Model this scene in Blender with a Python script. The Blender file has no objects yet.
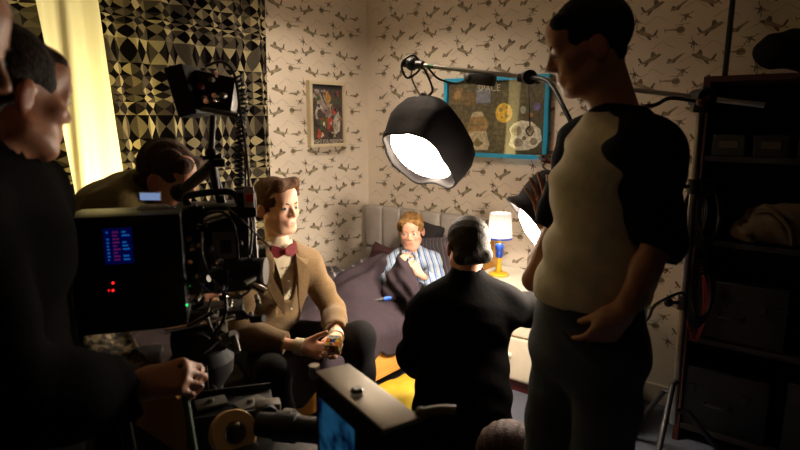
import bpy, bmesh, math, random
import numpy as np
from mathutils import Vector, Matrix, noise as mnoise

random.seed(7)
rng = np.random.default_rng(7)
SC = bpy.context.scene
COL = SC.collection

# ------------------------------------------------------------------ camera
CAM_Z = 1.55
YAW = math.radians(39.3)
PITCH = math.radians(10.2)
FPX = 583.0
cam_data = bpy.data.cameras.new('camera')
cam_data.sensor_width = 36.0
cam_data.lens = 36.0 * FPX / 800.0
cam_data.clip_start = 0.05
cam_data.dof.use_dof = True
cam_data.dof.focus_distance = 2.75
cam_data.dof.aperture_fstop = 3.2
cam = bpy.data.objects.new('camera', cam_data)
COL.objects.link(cam)
cam.location = (0, 0, CAM_Z)
cam.rotation_euler = (math.pi / 2 - PITCH, 0, YAW)
SC.camera = cam
C0 = Vector((0, 0, CAM_Z))
RT = Vector((math.cos(YAW), math.sin(YAW), 0))
FW = Vector((-math.sin(YAW) * math.cos(PITCH), math.cos(YAW) * math.cos(PITCH), -math.sin(PITCH)))
UPV = Vector((-math.sin(YAW) * math.sin(PITCH), math.cos(YAW) * math.sin(PITCH), math.cos(PITCH)))
FH = Vector((-math.sin(YAW), math.cos(YAW), 0))       # level forward
ZU = Vector((0, 0, 1))


def P(px, py, d):
    """point at distance d (along the view axis) on the ray of photo pixel px, py"""
    return C0 + FW * d + RT * ((px - 400) / FPX * d) - UPV * ((py - 225) / FPX * d)


# ------------------------------------------------------------------ world and exposure
world = bpy.data.worlds.new('world')
SC.world = world
world.use_nodes = True
bg = world.node_tree.nodes['Background']
bg.inputs[0].default_value = (0.9, 0.75, 0.6, 1)
bg.inputs[1].default_value = 0.004
SC.view_settings.view_transform = 'Standard'
SC.view_settings.look = 'None'
SC.view_settings.gamma = 1.0
SC.view_settings.use_curve_mapping = False
SC.view_settings.exposure = 0.3

WX = -2.97      # left wall plane
WY = 3.25       # back wall plane
CEIL = 2.62


# the lamp shining in through the window from outside
def light(name, kind, loc, target, energy, color, **kw):
    ld = bpy.data.lights.new(name, kind)
    ld.energy = energy
    ld.color = color
    for k, v in kw.items():
        setattr(ld, k, v)
    o = bpy.data.objects.new(name, ld)
    COL.objects.link(o)
    o.location = loc
    dv = Vector(target) - Vector(loc)
    o.rotation_euler = dv.to_track_quat('-Z', 'Y').to_euler()
    return o


light('window_lamp', 'SPOT', (-3.85, 1.20, 0.85), (-2.9, 1.26, 1.25), 270, (1.0, 0.86, 0.48),
      spot_size=math.radians(95), spot_blend=0.9, shadow_soft_size=0.12)


# ------------------------------------------------------------------ object helpers
ROOTLOC = {}


def _loc(parent):
    p = parent
    while p is not None:
        if p.name in ROOTLOC:
            return ROOTLOC[p.name]
        p = p.parent
    return Vector((0, 0, 0))


def thing(name, label, cat, loc=(0, 0, 0), group=None, kind=None):
    o = bpy.data.objects.new(name, None)
    COL.objects.link(o)
    o.location = loc
    o.empty_display_size = 0.05
    ROOTLOC[o.name] = Vector(loc)
    if label:
        o['label'] = label
    if cat:
        o['category'] = cat
    if group:
        o['group'] = group
    if kind:
        o['kind'] = kind
    return o


def obj(name, geo, mat, parent=None, smooth=False, label=None, cat=None, group=None, kind=None, auto=None):
    """geo = (verts, faces) in world coordinates (or an MB). One mesh object."""
    if isinstance(geo, MB):
        verts, faces, mi = geo.v, geo.f, geo.m
    else:
        verts, faces = geo[0], geo[1]
        mi = geo[2] if len(geo) > 2 else None
    va = np.asarray(verts, dtype=np.float64).reshape(-1, 3)
    if parent is not None:
        off = np.array(_loc(parent))
    else:
        off = np.array([(va[:, 0].min() + va[:, 0].max()) / 2, (va[:, 1].min() + va[:, 1].max()) / 2, va[:, 2].min()])
    me = bpy.data.meshes.new(name)
    if isinstance(faces, np.ndarray) and faces.ndim == 2:
        fl = faces.tolist()
    else:
        fl = faces
    me.from_pydata((va - off).tolist(), [], fl)
    mats = mat if isinstance(mat, (list, tuple)) else [mat]
    for m in mats:
        me.materials.append(m)
    if mi is not None and len(mats) > 1:
        me.polygons.foreach_set('material_index', np.asarray(mi, dtype=np.int32))
    if smooth:
        me.polygons.foreach_set('use_smooth', np.ones(len(me.polygons), dtype=bool))
    me.update()
    if auto is not None:
        try:
            me.set_sharp_from_angle(angle=math.radians(auto))
        except Exception:
            pass
    o = bpy.data.objects.new(name, me)
    COL.objects.link(o)
    if parent is not None:
        o.parent = parent
    else:
        o.location = off
        ROOTLOC[o.name] = Vector(off)
    if label:
        o['label'] = label
    if cat:
        o['category'] = cat
    if group:
        o['group'] = group
    if kind:
        o['kind'] = kind
    return o


def frame(x, z=ZU):
    """rotation whose x axis is x and whose z axis is close to z"""
    x = Vector(x).normalized()
    y = Vector(z).cross(x)
    if y.length < 1e-6:
        y = Vector((0, 1, 0)).cross(x)
    y.normalize()
    zz = x.cross(y)
    return Matrix((x, y, zz)).transposed()


class MB:
    """collects shapes of one part"""

    def __init__(s):
        s.v, s.f, s.m = [], [], []

    def add(s, verts, faces, mi=0):
        n = len(s.v)
        s.v += [tuple(v) for v in verts]
        s.f += [tuple(i + n for i in f) for f in faces]
        s.m += [mi] * len(faces)
        return s

    def box(s, c, size, R=None, bevel=0.0, mi=0, taper=1.0):
        c = Vector(c)
        hx, hy, hz = size[0] / 2, size[1] / 2, size[2] / 2
        R = R if R is not None else Matrix.Identity(3)
        if bevel <= 0:
            vs = []
            for dz in (-1, 1):
                t = taper if dz > 0 else 1.0
                for dx, dy in ((-1, -1), (1, -1), (1, 1), (-1, 1)):
                    vs.append(c + R @ Vector((dx * hx * t, dy * hy * t, dz * hz)))
            fs = [(3, 2, 1, 0), (4, 5, 6, 7), (0, 1, 5, 4), (1, 2, 6, 5), (2, 3, 7, 6), (3, 0, 4, 7)]
            return s.add(vs, fs, mi)
        bm = bmesh.new()
        bmesh.ops.create_cube(bm, size=1.0)
        for v in bm.verts:
            v.co = Vector((v.co.x * size[0], v.co.y * size[1], v.co.z * size[2]))
            if taper != 1.0 and v.co.z > 0:
                v.co.x *= taper
                v.co.y *= taper
        bmesh.ops.bevel(bm, geom=bm.edges[:], offset=min(bevel, min(size) * 0.45), segments=2, affect='EDGES', profile=0.6)
        bm.verts.index_update()
        vs = [c + R @ v.co for v in bm.verts]
        fs = [[v.index for v in f.verts] for f in bm.faces]
        bm.free()
        return s.add(vs, fs, mi)

    def cyl(s, a, b, r0, r1=None, n=16, caps=True, mi=0):
        a, b = Vector(a), Vector(b)
        r1 = r0 if r1 is None else r1
        R = frame(b - a)
        vs = []
        for c, r in ((a, r0), (b, r1)):
            for i in range(n):
                t = 2 * math.pi * i / n
                vs.append(c + R @ Vector((0, r * math.cos(t), r * math.sin(t))))
        fs = [(i, (i + 1) % n, n + (i + 1) % n, n + i) for i in range(n)]
        if caps:
            fs.append(tuple(range(n))[::-1])
            fs.append(tuple(range(n, 2 * n)))
        return s.add(vs, fs, mi)

    def tube(s, pts, r, n=8, mi=0, caps=True):
        pts = [Vector(p) for p in pts]
        N = len(pts)
        rs = r if isinstance(r, (list, tuple)) else [r] * N
        vs, fs = [], []
        up = None
        for i in range(N):
            t = (pts[min(i + 1, N - 1)] - pts[max(i - 1, 0)])
            if t.length < 1e-9:
                t = Vector((0, 0, 1))
            t.normalize()
            if up is None:
                up = Vector((0, 0, 1)) if abs(t.z) < 0.9 else Vector((1, 0, 0))
            y = up - t * up.dot(t)
            if y.length < 1e-6:
                y = Vector((0, 1, 0)) - t * t.y
            y.normalize()
            up = y
            z = t.cross(y)
            for k in range(n):
                a = 2 * math.pi * k / n
                vs.append(pts[i] + (y * math.cos(a) + z * math.sin(a)) * rs[i])
        for i in range(N - 1):
            for k in range(n):
                fs.append((i * n + k, i * n + (k + 1) % n, (i + 1) * n + (k + 1) % n, (i + 1) * n + k))
        if caps:
            fs.append(tuple(range(n))[::-1])
            fs.append(tuple((N - 1) * n + k for k in range(n)))
        return s.add(vs, fs, mi)

    def lathe(s, c, axis, prof, n=24, mi=0, up=ZU, jitter=None):
        """prof: list of (t along axis, radius)"""
        c = Vector(c)
        R = frame(axis, up)
        vs, fs = [], []
        for j, (t, r) in enumerate(prof):
            for i in range(n):
                a = 2 * math.pi * i / n
                rr, tt = r, t
                if jitter:
                    rr, tt = jitter(j, a, r, t)
                vs.append(c + R @ Vector((tt, rr * math.cos(a), rr * math.sin(a))))
        for j in range(len(prof) - 1):
            for i in range(n):
                fs.append((j * n + i, j * n + (i + 1) % n, (j + 1) * n + (i + 1) % n, (j + 1) * n + i))
        if prof[0][1] > 1e-4 and prof[0] != prof[-1]:
            fs.append(tuple(range(n))[::-1])
        if prof[-1][1] > 1e-4 and prof[0] != prof[-1]:
            fs.append(tuple((len(prof) - 1) * n + i for i in range(n)))
        return s.add(vs, fs, mi)

    def ball(s, c, r, n=12, m=8, mi=0, R=None):
        c = Vector(c)
        r = r if isinstance(r, (list, tuple)) else (r, r, r)
        R = R if R is not None else Matrix.Identity(3)
        vs, fs = [], []
        for j in range(m + 1):
            ph = math.pi * j / m
            for i in range(n):
                a = 2 * math.pi * i / n
                vs.append(c + R @ Vector((r[0] * math.sin(ph) * math.cos(a), r[1] * math.sin(ph) * math.sin(a), r[2] * math.cos(ph))))
        for j in range(m):
            for i in range(n):
                fs.append(((j + 1) * n + i, (j + 1) * n + (i + 1) % n, j * n + (i + 1) % n, j * n + i))
        return s.add(vs, fs, mi)

    def quad(s, a, b, c, d, mi=0):
        return s.add([a, b, c, d], [(0, 1, 2, 3)], mi)


def spline(pts, n=8):
    """Catmull-Rom through the points"""
    pts = [Vector(p) for p in pts]
    out = []
    for i in range(len(pts) - 1):
        p0, p1, p2, p3 = pts[max(i - 1, 0)], pts[i], pts[i + 1], pts[min(i + 2, len(pts) - 1)]
        for k in range(n):
            t = k / n
            out.append(0.5 * ((2 * p1) + (p2 - p0) * t + (2 * p0 - 5 * p1 + 4 * p2 - p3) * t * t + (3 * p1 - p0 - 3 * p2 + p3) * t ** 3))
    out.append(pts[-1])
    return out


def coil(pts, r, turns, n=10):
    """a curly lead along a path"""
    path = spline(pts, 12)
    L = [0]
    for i in range(1, len(path)):
        L.append(L[-1] + (path[i] - path[i - 1]).length)
    out = []
    N = turns * n
    for q in range(N + 1):
        s = L[-1] * q / N
        i = max(0, min(len(path) - 2, next((j for j in range(len(L) - 1) if L[j + 1] >= s), len(L) - 2)))
        t = (s - L[i]) / max(1e-9, L[i + 1] - L[i])
        p = path[i].lerp(path[i + 1], t)
        R = frame(path[i + 1] - path[i], Vector((0.3, 0.2, 0.9)))
        a = 2 * math.pi * q / n
        out.append(p + R @ Vector((0, r * math.cos(a), r * math.sin(a))))
    return out


_fontcache = {}


def text_geo(txt, size, origin, R, align='CENTER', depth=0.0):
    cu = bpy.data.curves.new('lettering', 'FONT')
    cu.body = txt
    cu.size = size
    cu.align_x = align
    cu.align_y = 'CENTER'
    cu.extrude = depth
    cu.resolution_u = 2
    o = bpy.data.objects.new('lettering', cu)
    COL.objects.link(o)
    dg = bpy.context.evaluated_depsgraph_get()
    me = o.evaluated_get(dg).to_mesh()
    vs = [Vector(origin) + R @ v.co for v in me.vertices]
    fs = [tuple(p.vertices) for p in me.polygons]
    o.evaluated_get(dg).to_mesh_clear()
    bpy.data.objects.remove(o)
    bpy.data.curves.remove(cu)
    return vs, fs


# ------------------------------------------------------------------ materials
def srgb(r, g, b):
    f = lambda c: (c / 255) / 12.92 if c / 255 <= 0.04045 else ((c / 255 + 0.055) / 1.055) ** 2.4
    return (f(r), f(g), f(b), 1.0)


MATS = {}


def mat(name, col, rough=0.6, metal=0.0, var=0.12, vscale=12.0, bump=0.0, bscale=60.0, spec=0.5, emit=None, estr=0.0,
        stretch=None, sheen=0.0, sss=0.0, trans=0.0, coat=0.0):
    if name in MATS:
        return MATS[name]
    m = bpy.data.materials.new(name)
    m.use_nodes = True
    nt = m.node_tree
    b = nt.nodes['Principled BSDF']
    c = srgb(*col)
    b.inputs['Roughness'].default_value = rough
    b.inputs['Metallic'].default_value = metal
    b.inputs['Specular IOR Level'].default_value = spec
    if sheen:
        b.inputs['Sheen Weight'].default_value = sheen
    if sss:
        b.inputs['Subsurface Weight'].default_value = sss
        b.inputs['Subsurface Radius'].default_value = (0.01, 0.004, 0.002)
    if coat:
        b.inputs['Coat Weight'].default_value = coat
    if trans:
        b.inputs['Transmission Weight'].default_value = trans
    if emit:
        b.inputs['Emission Color'].default_value = srgb(*emit)
        b.inputs['Emission Strength'].default_value = estr
    tc = nt.nodes.new('ShaderNodeTexCoord')
    mp = nt.nodes.new('ShaderNodeMapping')
    if stretch:
        mp.inputs['Scale'].default_value = stretch
    nt.links.new(tc.outputs['Object'], mp.inputs['Vector'])
    nz = nt.nodes.new('ShaderNodeTexNoise')
    nz.inputs['Scale'].default_value = vscale
    nz.inputs['Detail'].default_value = 4
    nt.links.new(mp.outputs[0], nz.inputs['Vector'])
    mr = nt.nodes.new('ShaderNodeMapRange')
    mr.inputs[1].default_value = 0.3
    mr.inputs[2].default_value = 0.7
    mr.inputs[3].default_value = 1 - var
    mr.inputs[4].default_value = 1 + var
    nt.links.new(nz.outputs['Fac'], mr.inputs[0])
    mx = nt.nodes.new('ShaderNodeVectorMath')
    mx.operation = 'SCALE'
    mx.inputs[0].default_value = c[:3]
    nt.links.new(mr.outputs[0], mx.inputs['Scale'])
    nt.links.new(mx.outputs[0], b.inputs['Base Color'])
    if bump:
        n2 = nt.nodes.new('ShaderNodeTexNoise')
        n2.inputs['Scale'].default_value = bscale
        n2.inputs['Detail'].default_value = 3
        nt.links.new(mp.outputs[0], n2.inputs['Vector'])
        bp = nt.nodes.new('ShaderNodeBump')
        bp.inputs['Strength'].default_value = bump
        bp.inputs['Distance'].default_value = 0.01
        nt.links.new(n2.outputs['Fac'], bp.inputs['Height'])
        nt.links.new(bp.outputs[0], b.inputs['Normal'])
    MATS[name] = m
    return m


def emis(name, col, strength):
    m = bpy.data.materials.new(name)
    m.use_nodes = True
    nt = m.node_tree
    nt.nodes.remove(nt.nodes['Principled BSDF'])
    e = nt.nodes.new('ShaderNodeEmission')
    e.inputs[0].default_value = srgb(*col)
    e.inputs[1].default_value = strength
    nt.links.new(e.outputs[0], nt.nodes['Material Output'].inputs['Surface'])
    return m


def skin_mat(name, col, rough=0.45):
    """skin with the reddening of lips, cheeks and ears taken from the vertex attribute 'flush'"""
    m = mat(name, col, rough, var=0.07, vscale=30, bump=0.08, bscale=160, sss=0.12)
    nt = m.node_tree
    b = nt.nodes['Principled BSDF']
    at = nt.nodes.new('ShaderNodeAttribute')
    at.attribute_name = 'flush'
    mx = nt.nodes.new('ShaderNodeMix')
    mx.data_type = 'RGBA'
    lk = b.inputs['Base Color'].links[0]
    src = lk.from_socket
    nt.links.remove(lk)
    nt.links.new(at.outputs['Fac'], mx.inputs['Factor'])
    nt.links.new(src, mx.inputs[6])
    mx.inputs[7].default_value = srgb(min(255, col[0] * 0.86), col[1] * 0.55, col[2] * 0.55)
    nt.links.new(mx.outputs[2], b.inputs['Base Color'])
    return m


def stripe_mat(name, c1, c2, c3, axis, period, rough=0.8):
    """woven stripes running across a world axis"""
    m = bpy.data.materials.new(name)
    m.use_nodes = True
    nt = m.node_tree
    b = nt.nodes['Principled BSDF']
    b.inputs['Roughness'].default_value = rough
    tc = nt.nodes.new('ShaderNodeTexCoord')
    nz = nt.nodes.new('ShaderNodeTexNoise')
    nz.inputs['Scale'].default_value = 9
    nt.links.new(tc.outputs['Object'], nz.inputs['Vector'])
    dt = nt.nodes.new('ShaderNodeVectorMath')
    dt.operation = 'DOT_PRODUCT'
    dt.inputs[1].default_value = tuple(Vector(axis).normalized() / period)
    nt.links.new(tc.outputs['Object'], dt.inputs[0])
    ad = nt.nodes.new('ShaderNodeMath')
    ad.operation = 'MULTIPLY_ADD'
    ad.inputs[1].default_value = 0.5
    nt.links.new(nz.outputs['Fac'], ad.inputs[0])
    nt.links.new(dt.outputs['Value'], ad.inputs[2])
    fr = nt.nodes.new('ShaderNodeMath')
    fr.operation = 'FRACT'
    nt.links.new(ad.outputs[0], fr.inputs[0])
    cr = nt.nodes.new('ShaderNodeValToRGB')
    cr.color_ramp.interpolation = 'CONSTANT'
    el = cr.color_ramp.elements
    el[0].position = 0
    el[0].color = srgb(*c1)
    el[1].position = 0.5
    el[1].color = srgb(*c2)
    e = el.new(0.72)
    e.color = srgb(*c1)
    e = el.new(0.82)
    e.color = srgb(*c3)
    nt.links.new(fr.outputs[0], cr.inputs[0])
    nt.links.new(cr.outputs[0], b.inputs['Base Color'])
    return m


# ------------------------------------------------------------------ organic shapes: smooth union of tapered volumes
class SDF:
    def __init__(s, h=0.008):
        s.h = h
        s.ops = []
        s.lo = np.full(3, 1e9)
        s.hi = np.full(3, -1e9)
        s.tfm = None

    def _w(s, p):
        p = Vector(p)
        if s.tfm is not None:
            c, R, sc = s.tfm
            p = c + R @ (p * sc)
        return np.array(p, dtype=np.float32)

    def _s(s):
        return 1.0 if s.tfm is None else s.tfm[2]

    def _push(s, fn, lo, hi, k, mode):
        if mode == 'u':
            s.lo = np.minimum(s.lo, lo)
            s.hi = np.maximum(s.hi, hi)
        s.ops.append((fn, lo, hi, k, mode))

    def cap(s, a, b, ra, rb=None, k=0.02, mode='u'):
        sc = s._s()
        a, b = s._w(a), s._w(b)
        rb = ra if rb is None else rb
        ra, rb, k = ra * sc, rb * sc, k * sc
        ba = b - a
        L2 = float(ba @ ba) + 1e-12

        def fn(X, Y, Z):
            x, y, z = X - a[0], Y - a[1], Z - a[2]
            t = np.clip((x * ba[0] + y * ba[1] + z * ba[2]) / L2, 0, 1)
            return np.sqrt((x - t * ba[0]) ** 2 + (y - t * ba[1]) ** 2 + (z - t * ba[2]) ** 2) - (ra + (rb - ra) * t)
        lo = np.minimum(a - ra, b - rb)
        hi = np.maximum(a + ra, b + rb)
        s._push(fn, lo, hi, k, mode)
        return s

    def chain(s, pts, rs, k=0.02, mode='u'):
        for i in range(len(pts) - 1):
            s.cap(pts[i], pts[i + 1], rs[i], rs[i + 1], k, mode)
        return s

    def ell(s, c, r, R=None, k=0.02, mode='u'):
        sc = s._s()
        cw = s._w(c)
        Rm = np.array(R if R is not None else Matrix.Identity(3), dtype=np.float32)
        if s.tfm is not None:
            Rm = np.array(s.tfm[1], dtype=np.float32) @ Rm
        r = np.array(r, dtype=np.float32) * sc
        k = k * sc

        def fn(X, Y, Z):
            x, y, z = X - cw[0], Y - cw[1], Z - cw[2]
            q = [(Rm[0, i] * x + Rm[1, i] * y + Rm[2, i] * z) for i in range(3)]
            k0 = np.sqrt(sum((q[i] / r[i]) ** 2 for i in range(3)))
            k1 = np.sqrt(sum((q[i] / (r[i] * r[i])) ** 2 for i in range(3)))
            return k0 * (k0 - 1) / np.maximum(k1, 1e-6)
        ext = np.sqrt(((Rm * r[None, :]) ** 2).sum(1))
        s._push(fn, cw - ext, cw + ext, k, mode)
        return s

    def ecap(s, a, b, wa, da, wb, db, w, k=0.03, mode='u'):
        """tapered volume from a to b with an elliptical section: wide along w, d deep"""
        a, b = s._w(a), s._w(b)
        ba = b - a
        L = float(np.linalg.norm(ba)) + 1e-9
        ax = ba / L
        w = np.array(Vector(w), dtype=np.float32)
        w = w - ax * float(w @ ax)
        w /= np.linalg.norm(w)
        dd = np.cross(ax, w)

        def fn(X, Y, Z):
            x, y, z = X - a[0], Y - a[1], Z - a[2]
            l = x * ax[0] + y * ax[1] + z * ax[2]
            t = np.clip(l / L, 0, 1)
            e = l - t * L
            u = x * w[0] + y * w[1] + z * w[2]
            v = x * dd[0] + y * dd[1] + z * dd[2]
            rw = wa + (wb - wa) * t
            rd = da + (db - da) * t
            m = np.minimum(rw, rd)
            k0 = np.sqrt((u / rw) ** 2 + (v / rd) ** 2 + (e / m) ** 2)
            k1 = np.sqrt((u / rw ** 2) ** 2 + (v / rd ** 2) ** 2 + (e / m ** 2) ** 2)
            return k0 * (k0 - 1) / np.maximum(k1, 1e-6)
        m = max(wa, wb, da, db)
        s._push(fn, np.minimum(a, b) - m, np.maximum(a, b) + m, k, mode)
        return s

    def obox(s, c, size, R, k=0.004, mode='s', rnd=0.0):
        cw = s._w(c)
        Rm = np.array(R, dtype=np.float32)
        hs = np.array(size, dtype=np.float32) / 2

        def fn(X, Y, Z):
            x, y, z = X - cw[0], Y - cw[1], Z - cw[2]
            q = [np.abs(Rm[0, i] * x + Rm[1, i] * y + Rm[2, i] * z) - hs[i] + rnd for i in range(3)]
            out = np.sqrt(sum(np.maximum(t, 0) ** 2 for t in q))
            return out + np.minimum(np.maximum(q[0], np.maximum(q[1], q[2])), 0) - rnd
        ext = np.sqrt(((Rm * hs[None, :]) ** 2).sum(1)) * 1.3
        s._push(fn, cw - ext, cw + ext, k, mode)
        return s

    def cut(s, p, n):
        """keep the side opposite to n"""
        p = np.array(Vector(p), dtype=np.float32)
        n = np.array(Vector(n).normalized(), dtype=np.float32)

        def fn(X, Y, Z):
            return (X - p[0]) * n[0] + (Y - p[1]) * n[1] + (Z - p[2]) * n[2]
        s.ops.append((fn, None, None, 0, 'i'))
        return s

    def wrinkle(s, fn):
        s.ops.append((fn, None, None, 0, 'w'))
        return s

    def build(s, relax=1):
        h = s.h
        lo = s.lo - 4 * h
        n = np.ceil((s.hi + 4 * h - lo) / h).astype(int) + 1
        D = np.full(n, 0.15, dtype=np.float32)
        ax = [(lo[i] + h * np.arange(n[i])).astype(np.float32) for i in range(3)]
        for fn, l, u, k, mode in s.ops:
            if mode in ('i', 'w'):
                X, Y, Z = ax[0][:, None, None], ax[1][None, :, None], ax[2][None, None, :]
                if mode == 'i':
                    D = np.maximum(D, fn(X, Y, Z))
                else:
                    ii = np.nonzero(np.abs(D) < 0.05)
                    D[ii] += fn(ax[0][ii[0]], ax[1][ii[1]], ax[2][ii[2]])
                continue
            m = k + 3 * h
            i0 = np.clip(np.floor((l - m - lo) / h).astype(int), 0, n - 1)
            i1 = np.clip(np.ceil((u + m - lo) / h).astype(int) + 1, 1, n)
            if np.any(i1 <= i0):
                continue
            sl = tuple(slice(i0[i], i1[i]) for i in range(3))
            X, Y, Z = ax[0][sl[0]][:, None, None], ax[1][sl[1]][None, :, None], ax[2][sl[2]][None, None, :]
            d = fn(X, Y, Z)
            A = D[sl]
            if mode == 'u':
                t = np.clip(0.5 + 0.5 * (d - A) / max(k, 1e-5), 0, 1)
                D[sl] = d + (A - d) * t - k * t * (1 - t)
            else:
                d = -d
                t = np.clip(0.5 - 0.5 * (d - A) / max(k, 1e-5), 0, 1)
                D[sl] = d + (A - d) * t + k * t * (1 - t)
        D[0], D[-1] = 0.1, 0.1
        D[:, 0], D[:, -1] = 0.1, 0.1
        D[:, :, 0], D[:, :, -1] = 0.1, 0.1
        return surface_nets(D, lo, h, relax)


def surface_nets(D, lo, h, relax):
    S = D < 0
    nx, ny, nz = D.shape
    cnt = np.zeros((nx - 1, ny - 1, nz - 1), dtype=np.int8)
    for dx in (0, 1):
        for dy in (0, 1):
            for dz in (0, 1):
                cnt += S[dx:nx - 1 + dx, dy:ny - 1 + dy, dz:nz - 1 + dz]
    act = (cnt > 0) & (cnt < 8)
    ci = np.argwhere(act)
    ids = np.full(act.shape, -1, dtype=np.int64)
    ids[act] = np.arange(len(ci))
    acc = np.zeros((len(ci), 3))
    num = np.zeros(len(ci))
    for axis in range(3):
        o = [a for a in range(3) if a != axis]
        for e in ((0, 0), (0, 1), (1, 0), (1, 1)):
            p0 = ci.copy()
            p0[:, o[0]] += e[0]
            p0[:, o[1]] += e[1]
            p1 = p0.copy()
            p1[:, axis] += 1
            d0 = D[p0[:, 0], p0[:, 1], p0[:, 2]]
            d1 = D[p1[:, 0], p1[:, 1], p1[:, 2]]
            mk = (d0 < 0) != (d1 < 0)
            t = np.where(mk, d0 / np.where(mk, d0 - d1, 1), 0)
            pos = p0.astype(np.float64)
            pos[:, axis] += t
            acc[mk] += pos[mk]
            num[mk] += 1
    V = acc / num[:, None]
    quads = []
    for axis in range(3):
        o = [(axis + 1) % 3, (axis + 2) % 3]
        a = [slice(None)] * 3
        b = [slice(None)] * 3
        a[axis] = slice(0, -1)
        b[axis] = slice(1, None)
        s0, s1 = S[tuple(a)], S[tuple(b)]
        e = np.argwhere(s0 != s1)
        ok = np.ones(len(e), dtype=bool)
        for q in o:
            ok &= (e[:, q] > 0) & (e[:, q] < D.shape[q] - 1)
        e = e[ok]
        fl = s0[e[:, 0], e[:, 1], e[:, 2]]
        c = []
        for da, db in ((0, 0), (-1, 0), (-1, -1), (0, -1)):
            q = e.copy()
            q[:, o[0]] += da
            q[:, o[1]] += db
            c.append(ids[q[:, 0], q[:, 1], q[:, 2]])
        Q = np.stack(c, 1)
        Q[~fl] = Q[~fl][:, ::-1]
        quads.append(Q)
    F = np.concatenate(quads)
    F = F[(F >= 0).all(1)]
    for _ in range(relax):
        s_ = np.zeros_like(V)
        c_ = np.zeros(len(V))
        for i in range(4):
            j = (i + 1) % 4
            np.add.at(s_, F[:, i], V[F[:, j]])
            np.add.at(c_, F[:, i], 1)
            np.add.at(s_, F[:, j], V[F[:, i]])
            np.add.at(c_, F[:, j], 1)
        V = V * 0.5 + 0.5 * s_ / np.maximum(c_, 1)[:, None]
    return V * h + lo, F


# ------------------------------------------------------------------ people
def rotmat(fwd, up=ZU, tilt=0.0):
    """columns: side (the figure's left), forward, up  (local x = left... forward = y, up = z)"""
    f = Vector(fwd).normalized()
    u = Vector(up)
    x = f.cross(u).normalized()      # figure's right
    u2 = x.cross(f)
    R = Matrix((x, f, u2)).transposed()
    return R @ Matrix.Rotation(tilt, 3, 'Y')


def head_prims(S, c, R, s=1.0, child=False, jaw=1.0):
    S.tfm = (Vector(c), R, s)
    S.ell((0, -0.014, 0.035), (0.074, 0.097, 0.085), k=0.02)
    S.ell((0, 0.028, -0.028), (0.059 * (1.04 if child else 1), 0.062, 0.082), k=0.02)
    S.ell((0, 0.030, -0.072), (0.050 * jaw, 0.048, 0.038), k=0.025)
    S.ell((0, 0.066, -0.100), (0.020 * jaw, 0.016, 0.014), k=0.022)
    for q in (-1, 1):
        S.ell((q * 0.041, 0.060, -0.022), (0.022, 0.022, 0.020), k=0.022)
        S.cap((q * 0.052, 0.0, -0.060), (q * 0.034 * jaw, 0.055, -0.096), 0.018, 0.014, k=0.03)
    S.cap((-0.034, 0.083, 0.020), (0.034, 0.083, 0.020), 0.010, k=0.018)
    S.ell((0, 0.062, 0.055), (0.052, 0.036, 0.042), k=0.025)
    for q in (-1, 1):
        S.ell((q * 0.031, 0.101, 0.001), (0.017, 0.016, 0.012), k=0.012, mode='s')
        S.ell((q * 0.031, 0.076, 0.001), (0.015, 0.0145, 0.0125), k=0.004)
    for q in (-1, 1):
        S.cap((q * 0.018, 0.0865, 0.0105), (q * 0.045, 0.0795, 0.0085), 0.0052, 0.0045, k=0.005)
        S.cap((q * 0.019, 0.0850, -0.0105), (q * 0.043, 0.0785, -0.0095), 0.0040, 0.0035, k=0.006)
    n = 0.75 if child else 1.0
    S.cap((0, 0.087, 0.010), (0, 0.088 + 0.017 * n, -0.028), 0.0075, 0.0105 * (0.9 + 0.1 * n), k=0.008)
    for q in (-1, 1):
        S.ell((q * 0.012, 0.094, -0.033), (0.009, 0.011, 0.008), k=0.007)
    S.cap((-0.019, 0.080, -0.060), (0.019, 0.080, -0.060), 0.0085, k=0.012)
    S.cap((-0.015, 0.081, -0.070), (0.015, 0.081, -0.070), 0.0085, k=0.008)
    S.cap((-0.021, 0.094, -0.0645), (0.021, 0.094, -0.0645), 0.0038, k=0.004, mode='s')
    for q in (-1, 1):
        Re = Matrix.Rotation(q * 0.35, 3, 'Z') @ Matrix.Rotation(-0.15, 3, 'X')
        S.ell((q * 0.080, -0.012, -0.008), (0.009, 0.021, 0.032), Re, k=0.008)
        S.ell((q * 0.089, -0.004, -0.006), (0.005, 0.011, 0.018), Re, k=0.004, mode='s')
    S.tfm = None


def face_flush(verts, c, R, s):
    """lips, cheeks, nose tip and ears redder"""
    Rm = np.array(R)
    q = ((verts - np.array(c)) @ Rm) / s
    f = np.zeros(len(q))
    lip = np.exp(-((q[:, 0] / 0.02) ** 2 + ((q[:, 2] + 0.065) / 0.0070) ** 2)) * (q[:, 1] > 0.080)
    ck = 0.3 * np.exp(-(((np.abs(q[:, 0]) - 0.042) / 0.018) ** 2 + ((q[:, 2] + 0.03) / 0.018) ** 2)) * (q[:, 1] > 0.03)
    ear = 0.45 * (np.abs(q[:, 0]) > 0.076) * (np.abs(q[:, 2]) < 0.05) * (np.abs(q[:, 1] + 0.01) < 0.03)
    ns = 0.25 * np.exp(-((q[:, 0] / 0.014) ** 2 + ((q[:, 2] + 0.03) / 0.012) ** 2)) * (q[:, 1] > 0.09)
    return np.clip(lip * 0.95 + 0.6 * ck + ear + ns, 0, 1)


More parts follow.
